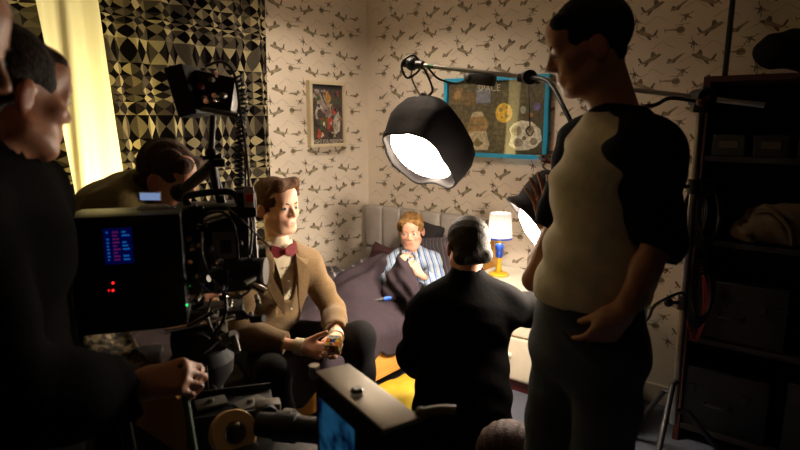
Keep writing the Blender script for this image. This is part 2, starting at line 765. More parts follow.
def eyes(root, c, R, s, iris=(70, 80, 70), brow=None, brow_mat=None, look=(0, 1, 0)):
    c = Vector(c)
    W = lambda v: c + R @ (Vector(v) * s)
    for q in (-1, 1):
        e = W((q * 0.031, 0.0785, 0.001))
        m = MB().ball(e, 0.0135 * s, 12, 8)
        eo = obj('eye', m, mat('eye_white', (176, 168, 160), 0.35, var=0.02), root, smooth=True)
        lk = (R @ Vector(look)).normalized()
        f = MB().ball(e + lk * 0.0078 * s, 0.0072 * s, 10, 6)
        obj('iris', f, mat('iris_%d_%d_%d' % iris, iris, 0.2, var=0.1), eo, smooth=True)
        if brow_mat:
            b = MB().tube([W((q * 0.014, 0.093, 0.017)), W((q * 0.028, 0.093, 0.023)), W((q * 0.046, 0.078, 0.019))],
                          [0.004 * s, 0.0045 * s, 0.002 * s], 6)
            obj('eyebrow', b, brow_mat, root, smooth=True)


def finger_dirs(f, n, angs):
    """successive directions of a finger that starts along f and bends toward n"""
    out = []
    a = 0
    for g in angs:
        a += g
        out.append((f * math.cos(a) + n * math.sin(a)).normalized())
    return out


def hand_prims(S, wrist, f, n, side, curl=(0.3, 0.5, 0.4), s=1.0, spread=0.08, thumb=(0.6, 0.5), curls=None):
    """f: toward the fingers, n: out of the palm, side: toward the thumb"""
    f, n = Vector(f).normalized(), Vector(n)
    n = (n - f * n.dot(f)).normalized()
    sd = f.cross(n)
    if sd.dot(Vector(side)) < 0:
        sd = -sd
    w = Vector(wrist)
    tips = []
    spec = [(0.028, 0.088, (0.043, 0.025, 0.021), 0.0092), (0.009, 0.092, (0.048, 0.029, 0.022), 0.0095),
            (-0.010, 0.088, (0.044, 0.027, 0.021), 0.0090), (-0.028, 0.080, (0.034, 0.021, 0.019), 0.0080)]
    S.cap(w - f * 0.02 * s, w + f * 0.02 * s, 0.025 * s, 0.026 * s, k=0.02)
    for i, (sx, kl, ph, r) in enumerate(spec):
        kn = w + (f * kl + sd * sx) * s - n * 0.006 * s
        S.cap(w + (f * 0.016 + sd * sx * 0.5) * s, kn, 0.019 * s, 0.0125 * s, k=0.012 * s)
        cu = curls[i] if curls else curl
        ff = (f + sd * spread * (1.5 - i)).normalized()
        p = kn
        rr = r * s
        for g, (dv, L) in enumerate(zip(finger_dirs(ff, n, cu), ph)):
            q = p + dv * L * s
            S.cap(p, q, rr, rr * 0.92, k=0.003)
            p = q
            rr *= 0.92
        tips.append(p)
    tb = w + (f * 0.022 + sd * 0.026 + n * 0.008) * s
    t1 = (f * math.cos(thumb[0]) + sd * math.sin(thumb[0]) + n * 0.35).normalized()
    t2 = (f * math.cos(thumb[1] * 0.6) + sd * math.sin(thumb[1] * 0.3) + n * (0.35 + thumb[1] * 0.5)).normalized()
    m1 = tb + t1 * 0.046 * s
    m2 = m1 + t2 * 0.033 * s
    m3 = m2 + (t2 + n * 0.15).normalized() * 0.026 * s
    S.cap(tb, m1, 0.016 * s, 0.0115 * s, k=0.014)
    S.cap(m1, m2, 0.0112 * s, 0.0105 * s, k=0.004)
    S.cap(m2, m3, 0.0105 * s, 0.0088 * s, k=0.003)
    return tips


class Fig:
    """joints in world space; the figure's own left is L"""

    def __init__(s, **k):
        s.__dict__.update({a: (Vector(b) if isinstance(b, (Vector, tuple)) else b) for a, b in k.items()})
        s.w = (s.shL - s.shR).normalized()
        mid = (s.shL + s.shR) / 2
        s.ch = mid
        ax = (s.neck - s.pelvis).normalized()
        s.axis = ax
        s.fw = (ax.cross(s.w) * -1).normalized()      # chest direction
        if not hasattr(s, 'hw'):
            s.hw = s.w
        s.sc = getattr(s, 'sc', 1.0)
        if not hasattr(s, 'hipL'):
            s.hipL = s.pelvis + s.hw * 0.088 * s.sc
            s.hipR = s.pelvis - s.hw * 0.088 * s.sc

    def torso(s, S, o=0.0, k=0.04, low=True, belly=0.0):
        c = s.sc
        wst = s.pelvis.lerp(s.neck, 0.33)
        cst = s.pelvis.lerp(s.neck, 0.72)
        if low:
            S.ecap(s.pelvis, wst, 0.155 * c + o, 0.105 * c + o, 0.142 * c + o, 0.10 * c + o + belly, s.hw, k)
        S.ecap(wst, cst, 0.142 * c + o, 0.10 * c + o + belly, 0.155 * c + o, 0.112 * c + o, s.w, k)
        S.ecap(cst, s.ch.lerp(s.neck, 0.3), 0.15 * c + o, 0.11 * c + o, 0.12 * c + o, 0.075 * c + o, s.w, k)
        S.cap(s.shR, s.shL, 0.058 * c + o, k=k)
        nb = s.neck
        for q in (s.shL, s.shR):
            S.cap(nb - (nb - q) * 0.05, q, 0.042 * c + o, 0.05 * c + o, k=k)

    def arms(s, S, o=0.0, k=0.03, which='LR', rr=(0.052, 0.04, 0.028)):
        c = s.sc
        for q in which:
            a, b, d = getattr(s, 'sh' + q), getattr(s, 'el' + q), getattr(s, 'wr' + q)
            m = a.lerp(b, 0.5)
            S.cap(a, m, rr[0] * c + o, rr[0] * 0.92 * c + o, k=k)
            S.cap(m, b, rr[0] * 0.92 * c + o, rr[1] * c + o, k=k)
            m2 = b.lerp(d, 0.35)
            S.cap(b, m2, rr[1] * c + o, rr[1] * 1.02 * c + o, k=k)
            S.cap(m2, d, rr[1] * 1.02 * c + o, rr[2] * c + o, k=k)

    def legs(s, S, o=0.0, k=0.03, rr=(0.082, 0.058, 0.04), oa=None):
        c = s.sc
        oa = o if oa is None else oa
        for q in 'LR':
            a, b, d = getattr(s, 'hip' + q), getattr(s, 'kn' + q), getattr(s, 'an' + q)
            S.cap(a, b, rr[0] * c + o, rr[1] * c + o, k=k)
            m = b.lerp(d, 0.35)
            S.cap(b, m, rr[1] * c + o, rr[1] * 0.96 * c + o, k=k)
            S.cap(m, d, rr[1] * 0.96 * c + o, rr[2] * c + oa, k=k)

    def skin(s, S, head_s=1.0, child=False, neck_r=0.052, jaw=1.0):
        s.head_s = head_s
        head_prims(S, s.head, s.Rh, head_s, child, jaw)
        hb = s.head + s.Rh @ (Vector((0, -0.022, -0.05)) * head_s)
        S.cap(hb, s.neck, neck_r * head_s, neck_r * 1.06 * head_s, k=0.025)
        s.torso(S, -0.014, 0.03)
        s.arms(S, -0.010 * s.sc, 0.02, rr=(0.048, 0.041, 0.029))
        s.legs(S, -0.012, 0.03)

    def feet(s, root, m, length=0.2, r=0.042):
        for q in 'LR':
            an = getattr(s, 'an' + q)
            to = getattr(s, 'toe' + q)
            S = SDF(0.012)
            hl = an + (an - to).normalized() * 0.05
            hl.z = min(hl.z, an.z - 0.02)
            S.cap(an, an + Vector((0, 0, -0.04)), 0.046, 0.044)
            S.cap(Vector((hl.x, hl.y, to.z + 0.005)), to, r, r * 0.85, k=0.03)
            if abs(an.z - to.z) < 0.3:
                S.cut((0, 0, 0.004), (0, 0, -1))
            obj('shoe', S.build(), m, root, smooth=True)


def body_obj(fig, S, skin, root):
    V, F = S.build(1)
    o = obj('body', (V, F), skin, root, smooth=True)
    fl = face_flush(V, fig.head, fig.Rh, fig.head_s)
    at = o.data.attributes.new('flush', 'FLOAT', 'POINT')
    at.data.foreach_set('value', fl.astype(np.float32))
    return o


def folds(amp, freq, dirv, seed=0.0):
    """soft cloth folds running across dirv"""
    d = np.array(Vector(dirv).normalized(), dtype=np.float32)

    def fn(x, y, z):
        t = x * d[0] + y * d[1] + z * d[2]
        u = x * d[1] - y * d[0] + 0.6 * z
        v = y * d[2] - z * d[1] + 0.5 * x
        return amp * (np.sin(freq * t + 3.1 * np.sin(9 * u + seed) + seed) * 0.6 + 0.4 * np.sin(freq * 1.9 * t + 2.3 * np.sin(13 * v + seed * 2)))
    return fn


def hair_obj(fig, prims, m, root, h=0.005, amp=0.0025, freq=260, cuts=(), relax=1, dirv=(1, 0, 0.2)):
    S = SDF(h)
    S.tfm = (fig.head, fig.Rh, fig.head_s)
    for p in prims:
        kind = p[0]
        if kind == 'e':
            S.ell(p[1], p[2], p[3] if len(p) > 3 else None, k=p[4] if len(p) > 4 else 0.02)
        elif kind == 'c':
            S.cap(p[1], p[2], p[3], p[4], k=0.012)
        elif kind == 's':
            S.ell(p[1], p[2], p[3] if len(p) > 3 else None, k=0.012, mode='s')
    S.tfm = None
    for (pt, nn) in cuts:
        S.cut(fig.head + fig.Rh @ (Vector(pt) * fig.head_s), fig.Rh @ Vector(nn))
    if amp:
        S.wrinkle(folds(amp, freq, fig.Rh @ Vector(dirv), 1.3))
    return obj('hair', S.build(relax), m, root, smooth=True)


SHORT_HAIR = [('e', (0, -0.020, 0.040), (0.081, 0.101, 0.089)),
              ('s', (0, 0.085, -0.045), (0.075, 0.075, 0.098)),
              ('s', (0, 0.0, -0.135), (0.11, 0.085, 0.10)),
              ('s', (0.092, 0.022, -0.012), (0.03, 0.05, 0.045)),
              ('s', (-0.092, 0.022, -0.012), (0.03, 0.05, 0.045))]


# ------------------------------------------------------------------ the setting
def wallpaper_mat():
    m = mat('wallpaper', (216, 204, 186), 0.75, var=0.035, vscale=5, bump=0.05, bscale=220, spec=0.25)
    return m


M_paper = wallpaper_mat()
M_print1 = mat('wallpaper_print_body', (146, 134, 108), 0.8, var=0.3, vscale=40, spec=0.2)
M_print2 = mat('wallpaper_print_dark', (116, 104, 88), 0.8, var=0.3, vscale=40, spec=0.2)
M_print3 = mat('wallpaper_print_line', (168, 158, 136), 0.8, var=0.2, vscale=30, spec=0.2)
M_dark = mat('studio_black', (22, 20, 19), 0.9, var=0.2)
M_carpet = mat('carpet', (96, 100, 112), 0.95, var=0.35, vscale=140, bump=0.6, bscale=300, spec=0.1)

XR, YF = 3.0, -2.6       # the unlit far sides of the studio
fl = MB().box(((WX + XR) / 2, (YF + WY) / 2, -0.05), (XR - WX + 0.4, WY - YF + 0.4, 0.1))
obj('floor', fl, M_carpet, kind='structure', label='grey blue carpet floor of the bedroom set')
ce = MB().box(((WX + XR) / 2, (YF + WY) / 2, CEIL + 0.05), (XR - WX + 0.4, WY - YF + 0.4, 0.1))
obj('ceiling', ce, mat('ceiling_paint', (205, 192, 172), 0.9, var=0.03), kind='structure', label='plain ceiling over the bedroom set')
wb = obj('wall_back', MB().box(((WX + XR) / 2, WY + 0.06, CEIL / 2), (XR - WX + 0.24, 0.12, CEIL)), M_paper, kind='structure',
         label='aircraft wallpaper wall behind the headboard')
# left wall with a window opening
WIN = (0.72, 1.62, 0.85, 2.20)       # y0, y1, z0, z1
wl = MB()
for (ya, yb, za, zb) in ((YF, WIN[0], 0, CEIL), (WIN[1], WY, 0, CEIL), (WIN[0], WIN[1], 0, WIN[2]), (WIN[0], WIN[1], WIN[3], CEIL)):
    wl.box((WX - 0.06, (ya + yb) / 2, (za + zb) / 2), (0.12, yb - ya, zb - za))
wlo = obj('wall_left', wl, M_paper, kind='structure', label='aircraft wallpaper wall with the curtained window')
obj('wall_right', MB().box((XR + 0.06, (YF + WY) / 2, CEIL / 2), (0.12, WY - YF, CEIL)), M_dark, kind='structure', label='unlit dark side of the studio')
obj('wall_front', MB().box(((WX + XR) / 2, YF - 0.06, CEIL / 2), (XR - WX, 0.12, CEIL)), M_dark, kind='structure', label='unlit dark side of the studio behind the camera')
M_white = mat('white_paint', (216, 208, 192), 0.5, var=0.04)
wroot = thing('window_1', 'white framed window behind the curtains', None, (WX - 0.06, 1.17, WIN[2]), kind='structure')
for (ya, yb, za, zb) in ((WIN[0], WIN[0] + 0.05, WIN[2], WIN[3]), (WIN[1] - 0.05, WIN[1], WIN[2], WIN[3]), (WIN[0] + .05, WIN[1] - .05, WIN[2], WIN[2] + 0.05),
                         (WIN[0] + .05, WIN[1] - .05, WIN[3] - 0.05, WIN[3])):
    obj('window_frame', MB().box((WX - 0.06, (ya + yb) / 2, (za + zb) / 2), (0.06, yb - ya, zb - za), bevel=0.006), M_white, wroot)
# skirting boards
M_skirt = mat('skirting_paint', (205, 196, 178), 0.5, var=0.05)
obj('baseboard_back', MB().box(((WX + XR) / 2, WY - 0.009, 0.055), (XR - WX, 0.018, 0.11), bevel=0.004), M_skirt, kind='structure', label='pale skirting board of the back wall')
obj('baseboard_left', MB().box((WX + 0.009, (YF + WY) / 2, 0.055), (0.018, WY - YF - 0.04, 0.11), bevel=0.004), M_skirt, kind='structure', label='pale skirting board of the window wall')


# aircraft print of the wallpaper: flat shapes of ink on the paper
def strip(pts, w):
    out = []
    for (x0, y0), (x1, y1) in zip(pts[:-1], pts[1:]):
        dx, dy = x1 - x0, y1 - y0
        L = math.hypot(dx, dy)
        nx_, ny_ = -dy / L * w / 2, dx / L * w / 2
        out.append([(x0 - nx_, y0 - ny_), (x1 - nx_, y1 - ny_), (x1 + nx_, y1 + ny_), (x0 + nx_, y0 + ny_)])
    return out


def motif_jet():
    b = [[(-.060, .012), (-.048, .021), (-.018, .014), (.030, -.006), (.048, -.010), (.040, -.020), (.010, -.018), (-.030, -.004)]]
    d = [[(-.034, .016), (-.022, .036), (-.010, .034), (-.004, .010)],
         [(.036, -.008), (.052, .018), (.060, .016), (.050, -.012)],
         [(.000, -.014), (.022, -.034), (.032, -.032), (.022, -.014)],
         [(.044, -.014), (.062, -.022), (.060, -.014)], [(-.056, .010), (-.045, .016), (-.030, .008), (-.040, .003)]]
    return b, d, []


def motif_heli():
    b = [[(-.044, .004), (-.034, .018), (-.018, .021), (-.004, .014), (.002, .002), (-.008, -.012), (-.026, -.015), (-.040, -.008)],
         [(-.004, .010), (.054, .008), (.054, .003), (-.002, .000)]]
    d = [[(-.038, .002), (-.030, .014), (-.018, .012), (-.020, -.004)], [(-.016, -.010), (-.002, .000), (-.010, .012), (-.024, .004)]]
    d += strip([(-.062, .030), (.010, .026)], .0022) + strip([(-.026, .020), (-.026, .028)], .003) + strip([(.050, -.006), (.058, .016)], .003)
    d += strip([(-.040, -.021), (-.006, -.021)], .0022)
    return b, d, []


def motif_small():
    b = [[(-.050, .010), (-.030, .010), (.020, -.002), (.044, -.004), (.048, -.014), (.020, -.018), (-.020, -.004)]]
    d = [[(.016, -.004), (.030, .010), (.044, -.004)], [(-.012, -.004), (.010, -.022), (.022, -.018), (.008, -.006)], [(-.050, .010), (-.036, .008), (-.038, .004)]]
    return b, d, []


def motif_top():
    b = [[(-.020, .010), (-.008, .012), (.024, -.016), (.018, -.020)]]
    d = [[(-.014, -.022), (-.004, -.020), (.012, .006), (.006, .010)], [(-.008, -.006), (.010, -.010), (.010, .006), (-.004, .008)]]
    d += strip([(-.030, -.024), (.000, .006)], .004) + strip([(.004, .000), (.036, .012)], .0035) + strip([(-.030, .018), (-.012, .002)], .003)
    return b, d, []


def motif_peaks():
    pts = [(-.058, -.020), (-.040, -.006), (-.030, -.004), (-.006, .020), (.010, .012), (.018, .012), (.036, -.004), (.052, -.010)]
    return [], [], strip(pts, .0026)


def xf(polys, cx, cy, ang=0.0, sx=1.0, s=1.0):
    ca, sa = math.cos(ang), math.sin(ang)
    return [[(cx + (x * sx * ca - y * sa) * s, cy + (x * sx * sa + y * ca) * s) for x, y in p] for p in polys]


def wall_print(parent, umin, umax, vmin, vmax, to3d, hole=None, flip=False):
    mb = MB()
    layout = [(motif_jet, .0, .0, -.06, 1), (motif_heli, .145, .008, .0, -1), (motif_peaks, .045, .058, .02, 1), (motif_top, .195, .066, .2, 1),
              (motif_jet, .025, .132, .14, -1), (motif_small, .150, .126, .30, -1), (motif_peaks, .085, .190, .06, -1), (motif_top, .235, .192, -.9, -1),
              (motif_peaks, .225, .118, -.04, -1)]
    nu, nv = int((umax - umin) / 0.28) + 3, int((vmax - vmin) / 0.26) + 3
    eps = [0.0]
    for i in range(-1, nu):
        for j in range(-1, nv):
            u0 = umin + i * 0.28
            v0 = vmin + j * 0.26 + (0.13 if i % 2 else 0)
            for q, (fn, du, dv, an, sx) in enumerate(layout):
                cu, cv = u0 + du + rng.uniform(-.006, .006), v0 + dv + rng.uniform(-.006, .006)
                if cu < umin + .07 or cu > umax - .07 or cv < vmin + .04 or cv > vmax - .04:
                    continue
                if hole and hole[0] - .07 < cu < hole[1] + .07 and hole[2] - .05 < cv < hole[3] + .05:
                    continue
                b, d, l = fn()
                for polys, mi, lift in ((l, 2, 0.0004), (b, 0, 0.0006), (d, 1, 0.0009)):
                    for p in xf(polys, cu, cv, an, sx * (-1 if flip else 1), 1.0):
                        mb.add([to3d(x, y, lift) for x, y in p], [tuple(range(len(p)))], mi)
    return obj('aircraft_print', mb, [M_print1, M_print2, M_print3], parent, kind='stuff')


wall_print(wb, WX, 1.6, 0.3, CEIL, lambda u, v, l: (u, WY - l, v))
wall_print(wlo, -0.4, WY, 0.3, CEIL, lambda u, v, l: (WX + l, u, v), hole=WIN, flip=True)


# ------------------------------------------------------------------ curtains
def curtain_pattern_mat():
    m = bpy.data.materials.new('geometric_curtain_cloth')
    m.use_nodes = True
    nt = m.node_tree
    nt.nodes.remove(nt.nodes['Principled BSDF'])
    N = nt.nodes.new
    L = nt.links.new
    uv = N('ShaderNodeUVMap')
    sp = N('ShaderNodeSeparateXYZ')
    L(uv.outputs[0], sp.inputs[0])

    def mth(op, a, b=None, c=None):
        n = N('ShaderNodeMath')
        n.operation = op
        for i, x in enumerate((a, b, c)):
            if x is None:
                continue
            if isinstance(x, (int, float)):
                n.inputs[i].default_value = x
            else:
                L(x, n.inputs[i])
        return n.outputs[0]
    fu, fv = mth('FRACT', sp.outputs[0]), mth('FRACT', sp.outputs[1])
    iu, iv = mth('FLOOR', sp.outputs[0]), mth('FLOOR', sp.outputs[1])
    du = mth('ABSOLUTE', mth('SUBTRACT', fu, 0.5))
    dv = mth('ABSOLUTE', mth('SUBTRACT', fv, 0.5))
    side = mth('GREATER_THAN', du, dv)                      # left/right triangles against top/bottom ones
    su, sv = mth('GREATER_THAN', fu, 0.5), mth('GREATER_THAN', fv, 0.5)
    # triangles of neighbouring cells meet in diamonds that share a tone
    hu = mth('ADD', iu, mth('MULTIPLY', side, su))
    hv = mth('ADD', iv, mth('MULTIPLY', mth('SUBTRACT', 1.0, side), sv))
    cb = N('ShaderNodeCombineXYZ')
    L(hu, cb.inputs[0])
    L(hv, cb.inputs[1])
    L(mth('ADD', mth('MULTIPLY', side, 5.0), mth('MULTIPLY', mth('ADD', mth('MULTIPLY', su, side), mth('MULTIPLY', sv, mth('SUBTRACT', 1.0, side))), 0.37)), cb.inputs[2])
    wn = N('ShaderNodeTexWhiteNoise')
    wn.noise_dimensions = '3D'
    L(cb.outputs[0], wn.inputs['Vector'])
    # one family of triangles is mostly dark, the other mostly light, swapped at random per row
    rw = N('ShaderNodeTexWhiteNoise')
    rw.noise_dimensions = '1D'
    L(iv, rw.inputs['W'])
    swap = mth('GREATER_THAN', rw.outputs['Value'], 0.5)
    fam = mth('ABSOLUTE', mth('SUBTRACT', side, swap))
    val = mth('ADD', mth('MULTIPLY', wn.outputs['Value'], 0.52), mth('MULTIPLY', fam, 0.46))
    cr = N('ShaderNodeValToRGB')
    cr.color_ramp.interpolation = 'CONSTANT'
    el = cr.color_ramp.elements
    el[0].position, el[0].color = 0.0, srgb(22, 19, 20)
    el[1].position, el[1].color = 0.27, srgb(52, 47, 44)
    for p, c in ((0.44, (98, 90, 76)), (0.60, (150, 138, 108)), (0.74, (205, 192, 146)), (0.9, (120, 112, 92))):
        e = el.new(p)
        e.color = srgb(*c)
    L(val, cr.inputs[0])
    nz = N('ShaderNodeTexNoise')
    nz.inputs['Scale'].default_value = 60
    mx = N('ShaderNodeMix')
    mx.data_type = 'RGBA'
    mx.blend_type = 'MULTIPLY'
    mx.inputs['Factor'].default_value = 0.35
    L(cr.outputs[0], mx.inputs[6])
    L(nz.outputs['Fac'], mx.inputs[7])
    df = N('ShaderNodeBsdfDiffuse')
    tr = N('ShaderNodeBsdfTranslucent')
    ms = N('ShaderNodeMixShader')
    ms.inputs[0].default_value = 0.42
    L(mx.outputs[2], df.inputs[0])
    L(mx.outputs[2], tr.inputs[0])
    L(df.outputs[0], ms.inputs[1])
    L(tr.outputs[0], ms.inputs[2])
    L(ms.outputs[0], nt.nodes['Material Output'].inputs['Surface'])
    return m


def sheer_mat():
    m = bpy.data.materials.new('cream_sheer_cloth')
    m.use_nodes = True
    nt = m.node_tree
    nt.nodes.remove(nt.nodes['Principled BSDF'])
    df = nt.nodes.new('ShaderNodeBsdfDiffuse')
    tr = nt.nodes.new('ShaderNodeBsdfTranslucent')
    ms = nt.nodes.new('ShaderNodeMixShader')
    nz = nt.nodes.new('ShaderNodeTexNoise')
    nz.inputs['Scale'].default_value = 3
    cr = nt.nodes.new('ShaderNodeValToRGB')
    cr.color_ramp.elements[0].color = srgb(232, 222, 178)
    cr.color_ramp.elements[1].color = srgb(244, 236, 204)
    nt.links.new(nz.outputs['Fac'], cr.inputs[0])
    nt.links.new(cr.outputs[0], df.inputs[0])
    nt.links.new(cr.outputs[0], tr.inputs[0])
    ms.inputs[0].default_value = 0.6
    nt.links.new(df.outputs[0], ms.inputs[1])
    nt.links.new(tr.outputs[0], ms.inputs[2])
    nt.links.new(ms.outputs[0], nt.nodes['Material Output'].inputs['Surface'])
    return m


ROWS = [.115, .062, .036, .036, .056, .060]


def row_coord(z):
    """height -> row number, rows of unequal height"""
    tot = sum(ROWS)
    k = math.floor(z / tot)
    r = z - k * tot
    for i, q in enumerate(ROWS):
        if r <= q:
            return k * len(ROWS) + i + r / q
        r -= q
    return (k + 1) * len(ROWS)


def curtain(name, x, y0, y1, z0, z1, pleats, amp, m, label, seed, full=1.35, cell=0.085, lean=None, side=1, cat='curtain'):
    zs = sorted(set([z0, z1] + [z0 + (z1 - z0) * i / 60 for i in range(61)] + [k for k in np.cumsum([0] + ROWS * 8) if z0 < k < z1]))
    nu = pleats * 14
    vs, uvs, fs = [], [], []
    for z in zs:
        for i in range(nu + 1):
            t = i / nu
            w = 0.5 * math.sin(5.3 * t + seed) + 0.3 * math.sin(11 * t + seed * 2.1)
            ph = 2 * math.pi * pleats * (t + 0.03 * w) + 0.25 * math.sin(3 * z + seed)
            a = amp * (0.8 + 0.3 * math.sin(7 * t + seed)) * (0.85 + 0.25 * (z1 - z) / (z1 - z0))
            y = y0 + (y1 - y0) * t + 0.25 * a * math.sin(2 * ph)
            if lean:
                y += lean * (z1 - z) / (z1 - z0) * (t if side > 0 else 1 - t)
            vs.append((x + a * math.sin(ph), y, z))
            uvs.append((t * (y1 - y0) * full / cell, row_coord(z)))
    n = nu + 1
    for j in range(len(zs) - 1):
        for i in range(nu):
            fs.append((j * n + i, j * n + i + 1, (j + 1) * n + i + 1, (j + 1) * n + i))
    o = obj(name, (vs, fs), m, smooth=True, label=label, cat=cat, group=None)
    ul = o.data.uv_layers.new(name='UVMap')
    idx = np.zeros(len(o.data.loops), dtype=np.int32)
    o.data.loops.foreach_get('vertex_index', idx)
    ul.data.foreach_set('uv', np.array(uvs, dtype=np.float32)[idx].ravel())
    return o


M_geo = curtain_pattern_mat()
curtain('patterned_curtain', WX + 0.11, 1.265, 2.27, 0.12, 2.50, 7, 0.026, M_geo, 'wide black and cream geometric triangle curtain beside the framed comic poster', 0.4, lean=0.16, side=-1)
curtain('patterned_curtain', WX + 0.11, 0.30, 0.985, 0.12, 2.50, 6, 0.026, M_geo, 'geometric triangle curtain at the far left, behind the man in the foreground', 2.2, lean=0.24, side=1)
curtain('sheer_curtain', WX + 0.05, 0.74, 1.60, 0.30, 2.48, 8, 0.026, sheer_mat(), 'cream sheer curtain glowing with light from the window behind it', 1.1)
rail = MB().cyl((WX + 0.10, 0.25, 2.52), (WX + 0.10, 2.33, 2.52), 0.012)
rail.ball((WX + 0.10, 0.25, 2.52), 0.02).ball((WX + 0.10, 2.33, 2.52), 0.02)
for yy in (0.3, 1.22, 2.28):
    rail.cyl((WX, yy, 2.52), (WX + 0.10, yy, 2.52), 0.008)
obj('curtain_rail', rail, mat('rail_metal', (120, 110, 95), 0.4, metal=0.8), label='thin metal curtain rail over the window', cat='curtain rail')

# ------------------------------------------------------------------ framed poster on the window wall
def flat(u0, u1, v0, v1, to3d, l):
    return [to3d(u0, v0, l), to3d(u1, v0, l), to3d(u1, v1, l), to3d(u0, v1, l)]


def paint_mat(name, col, rough=0.5):
    if name.startswith('space'):
        col = tuple(min(245, int(c * 1.15 + 4)) for c in col)
    return mat(name, col, rough, var=0.35, vscale=45)


# corners from the photo rays meeting the wall
pa = (2.650, 2.985, 1.368, 1.808)   # y0,y1,z0,z1
pr = thing('framed_poster', 'small white framed comic style poster hanging left of the room corner', 'poster', (WX + 0.02, (pa[0] + pa[1]) / 2, pa[2]))
t3 = lambda u, v, l: (WX + l, u, v)
fw_ = 0.024
M_frame = mat('cream_frame_wood', (206, 192, 160), 0.45, var=0.06)
for (a, b, c, d) in ((pa[0], pa[1], pa[2], pa[2] + fw_), (pa[0], pa[1], pa[3] - fw_, pa[3]), (pa[0], pa[0] + fw_, pa[2] + fw_, pa[3] - fw_), (pa[1] - fw_, pa[1], pa[2] + fw_, pa[3] - fw_)):
    obj('frame_bar', MB().box((WX + 0.021, (a + b) / 2, (c + d) / 2), (0.038, b - a, d - c), bevel=0.003), M_frame, pr)
ps = obj('print', MB().box((WX + 0.015, (pa[0] + pa[1]) / 2, (pa[2] + pa[3]) / 2), (0.02, pa[1] - pa[0] - 2 * fw_, pa[3] - pa[2] - 2 * fw_)), paint_mat('poster_ground', (74, 62, 58)), pr)


def uvp(poly, rect, l):
    """poly in 0..1 of rect (u to the right as seen) -> wall points"""
    y0, y1, z0, z1 = rect
    return [t3(y0 + (y1 - y0) * x, z0 + (z1 - z0) * y, l) for x, y in poly]


pin = (pa[0] + fw_, pa[1] - fw_, pa[2] + fw_, pa[3] - fw_)
inks = [((40, 36, 40), [[(0, 0), (1, 0), (1, .07), (0, .07)], [(0, .93), (1, .93), (1, 1), (0, 1)]]),
        ((150, 138, 132), [[(.08, .92), (.22, .92), (.62, .45), (.55, .40)], [(.30, .90), (.44, .92), (.66, .5), (.60, .46)], [(.02, .80), (.08, .86), (.5, .5), (.46, .44)]]),
        ((178, 132, 60), [[(.40, .86), (.52, .90), (.62, .78), (.60, .62), (.50, .64)]]),
        ((188, 180, 170), [[(.10, .52), (.16, .64), (.30, .66), (.38, .58), (.30, .60), (.20, .58), (.16, .50), (.20, .42), (.14, .42)], [(.62, .18), (.58, .30), (.72, .44), (.86, .56), (.92, .40), (.90, .22), (.78, .16)]]),
        ((60, 104, 60), [[(.22, .34), (.28, .44), (.44, .46), (.48, .36), (.36, .30)], [(.20, .24), (.30, .30), (.36, .22)]]),
        ((176, 74, 44), [[(.48, .26), (.46, .42), (.60, .46), (.70, .36), (.64, .24), (.55, .20)], [(.62, .58), (.74, .62), (.80, .52), (.68, .48)], [(.14, .12), (.22, .26), (.30, .18), (.22, .08)]]),
        ((214, 186, 160), [[(.34, .36), (.40, .38), (.42, .32), (.36, .30)], [(.56, .34), (.62, .38), (.64, .32)], [(.26, .10), (.32, .20), (.38, .14)]]),
        ((48, 40, 36), [[(.5, .10), (.56, .18), (.72, .14), (.7, .09)], [(.04, .28), (.10, .40), (.16, .30)]])]
for i, (c, polys) in enumerate(inks):
    for p in polys:
        obj('print_patch', MB().add(uvp(p, pin, 0.0256 + 0.0002 * i), [tuple(range(len(p)))]), paint_mat('poster_ink_%d' % i, c), ps)
rp_ = random.Random(21)
pal = [(36, 32, 36), (58, 48, 50), (120, 108, 104), (150, 64, 40), (52, 86, 54), (170, 150, 128), (92, 58, 40), (70, 72, 84)]
for k in range(46):
    cx_, cy_ = rp_.uniform(.08, .92), rp_.uniform(.12, .88)
    r_ = rp_.uniform(.03, .085)
    a0 = rp_.uniform(0, 6.28)
    sh_pts = [(min(.99, max(.01, cx_ + r_ * rp_.uniform(.4, 1.2) * math.cos(a0 + q * 2.1) * 1.3)), min(.92, max(.08, cy_ + r_ * rp_.uniform(.4, 1.2) * math.sin(a0 + q * 2.1)))) for q in range(3)]
    if (sh_pts[1][0] - sh_pts[0][0]) * (sh_pts[2][1] - sh_pts[0][1]) - (sh_pts[2][0] - sh_pts[0][0]) * (sh_pts[1][1] - sh_pts[0][1]) < 0:
        sh_pts = sh_pts[::-1]
    cc = pal[k % len(pal)]
    obj('print_patch', MB().add(uvp(sh_pts, pin, 0.0274 + 0.00002 * k), [(0, 1, 2)]), paint_mat('poster_shard_%d' % (k % len(pal)), cc), ps)
Rl = Matrix(((0, 0, 1), (1, 0, 0), (0, 1, 0)))
tg = text_geo('FIGHT FOR FREEDOM', 0.034, ((WX + 0.0288), (pin[0] + pin[1]) / 2, pin[2] + 0.014), Rl)
lx = [v.y for v in tg[0]]
sxx = (pin[1] - pin[0]) * 0.94 / (max(lx) - min(lx))
mid = (pin[0] + pin[1]) / 2
tg = ([Vector((v.x, mid + (v.y - mid) * sxx, v.z)) for v in tg[0]], tg[1])
obj('lettering', tg, mat('poster_letter', (205, 196, 178), 0.6), ps)

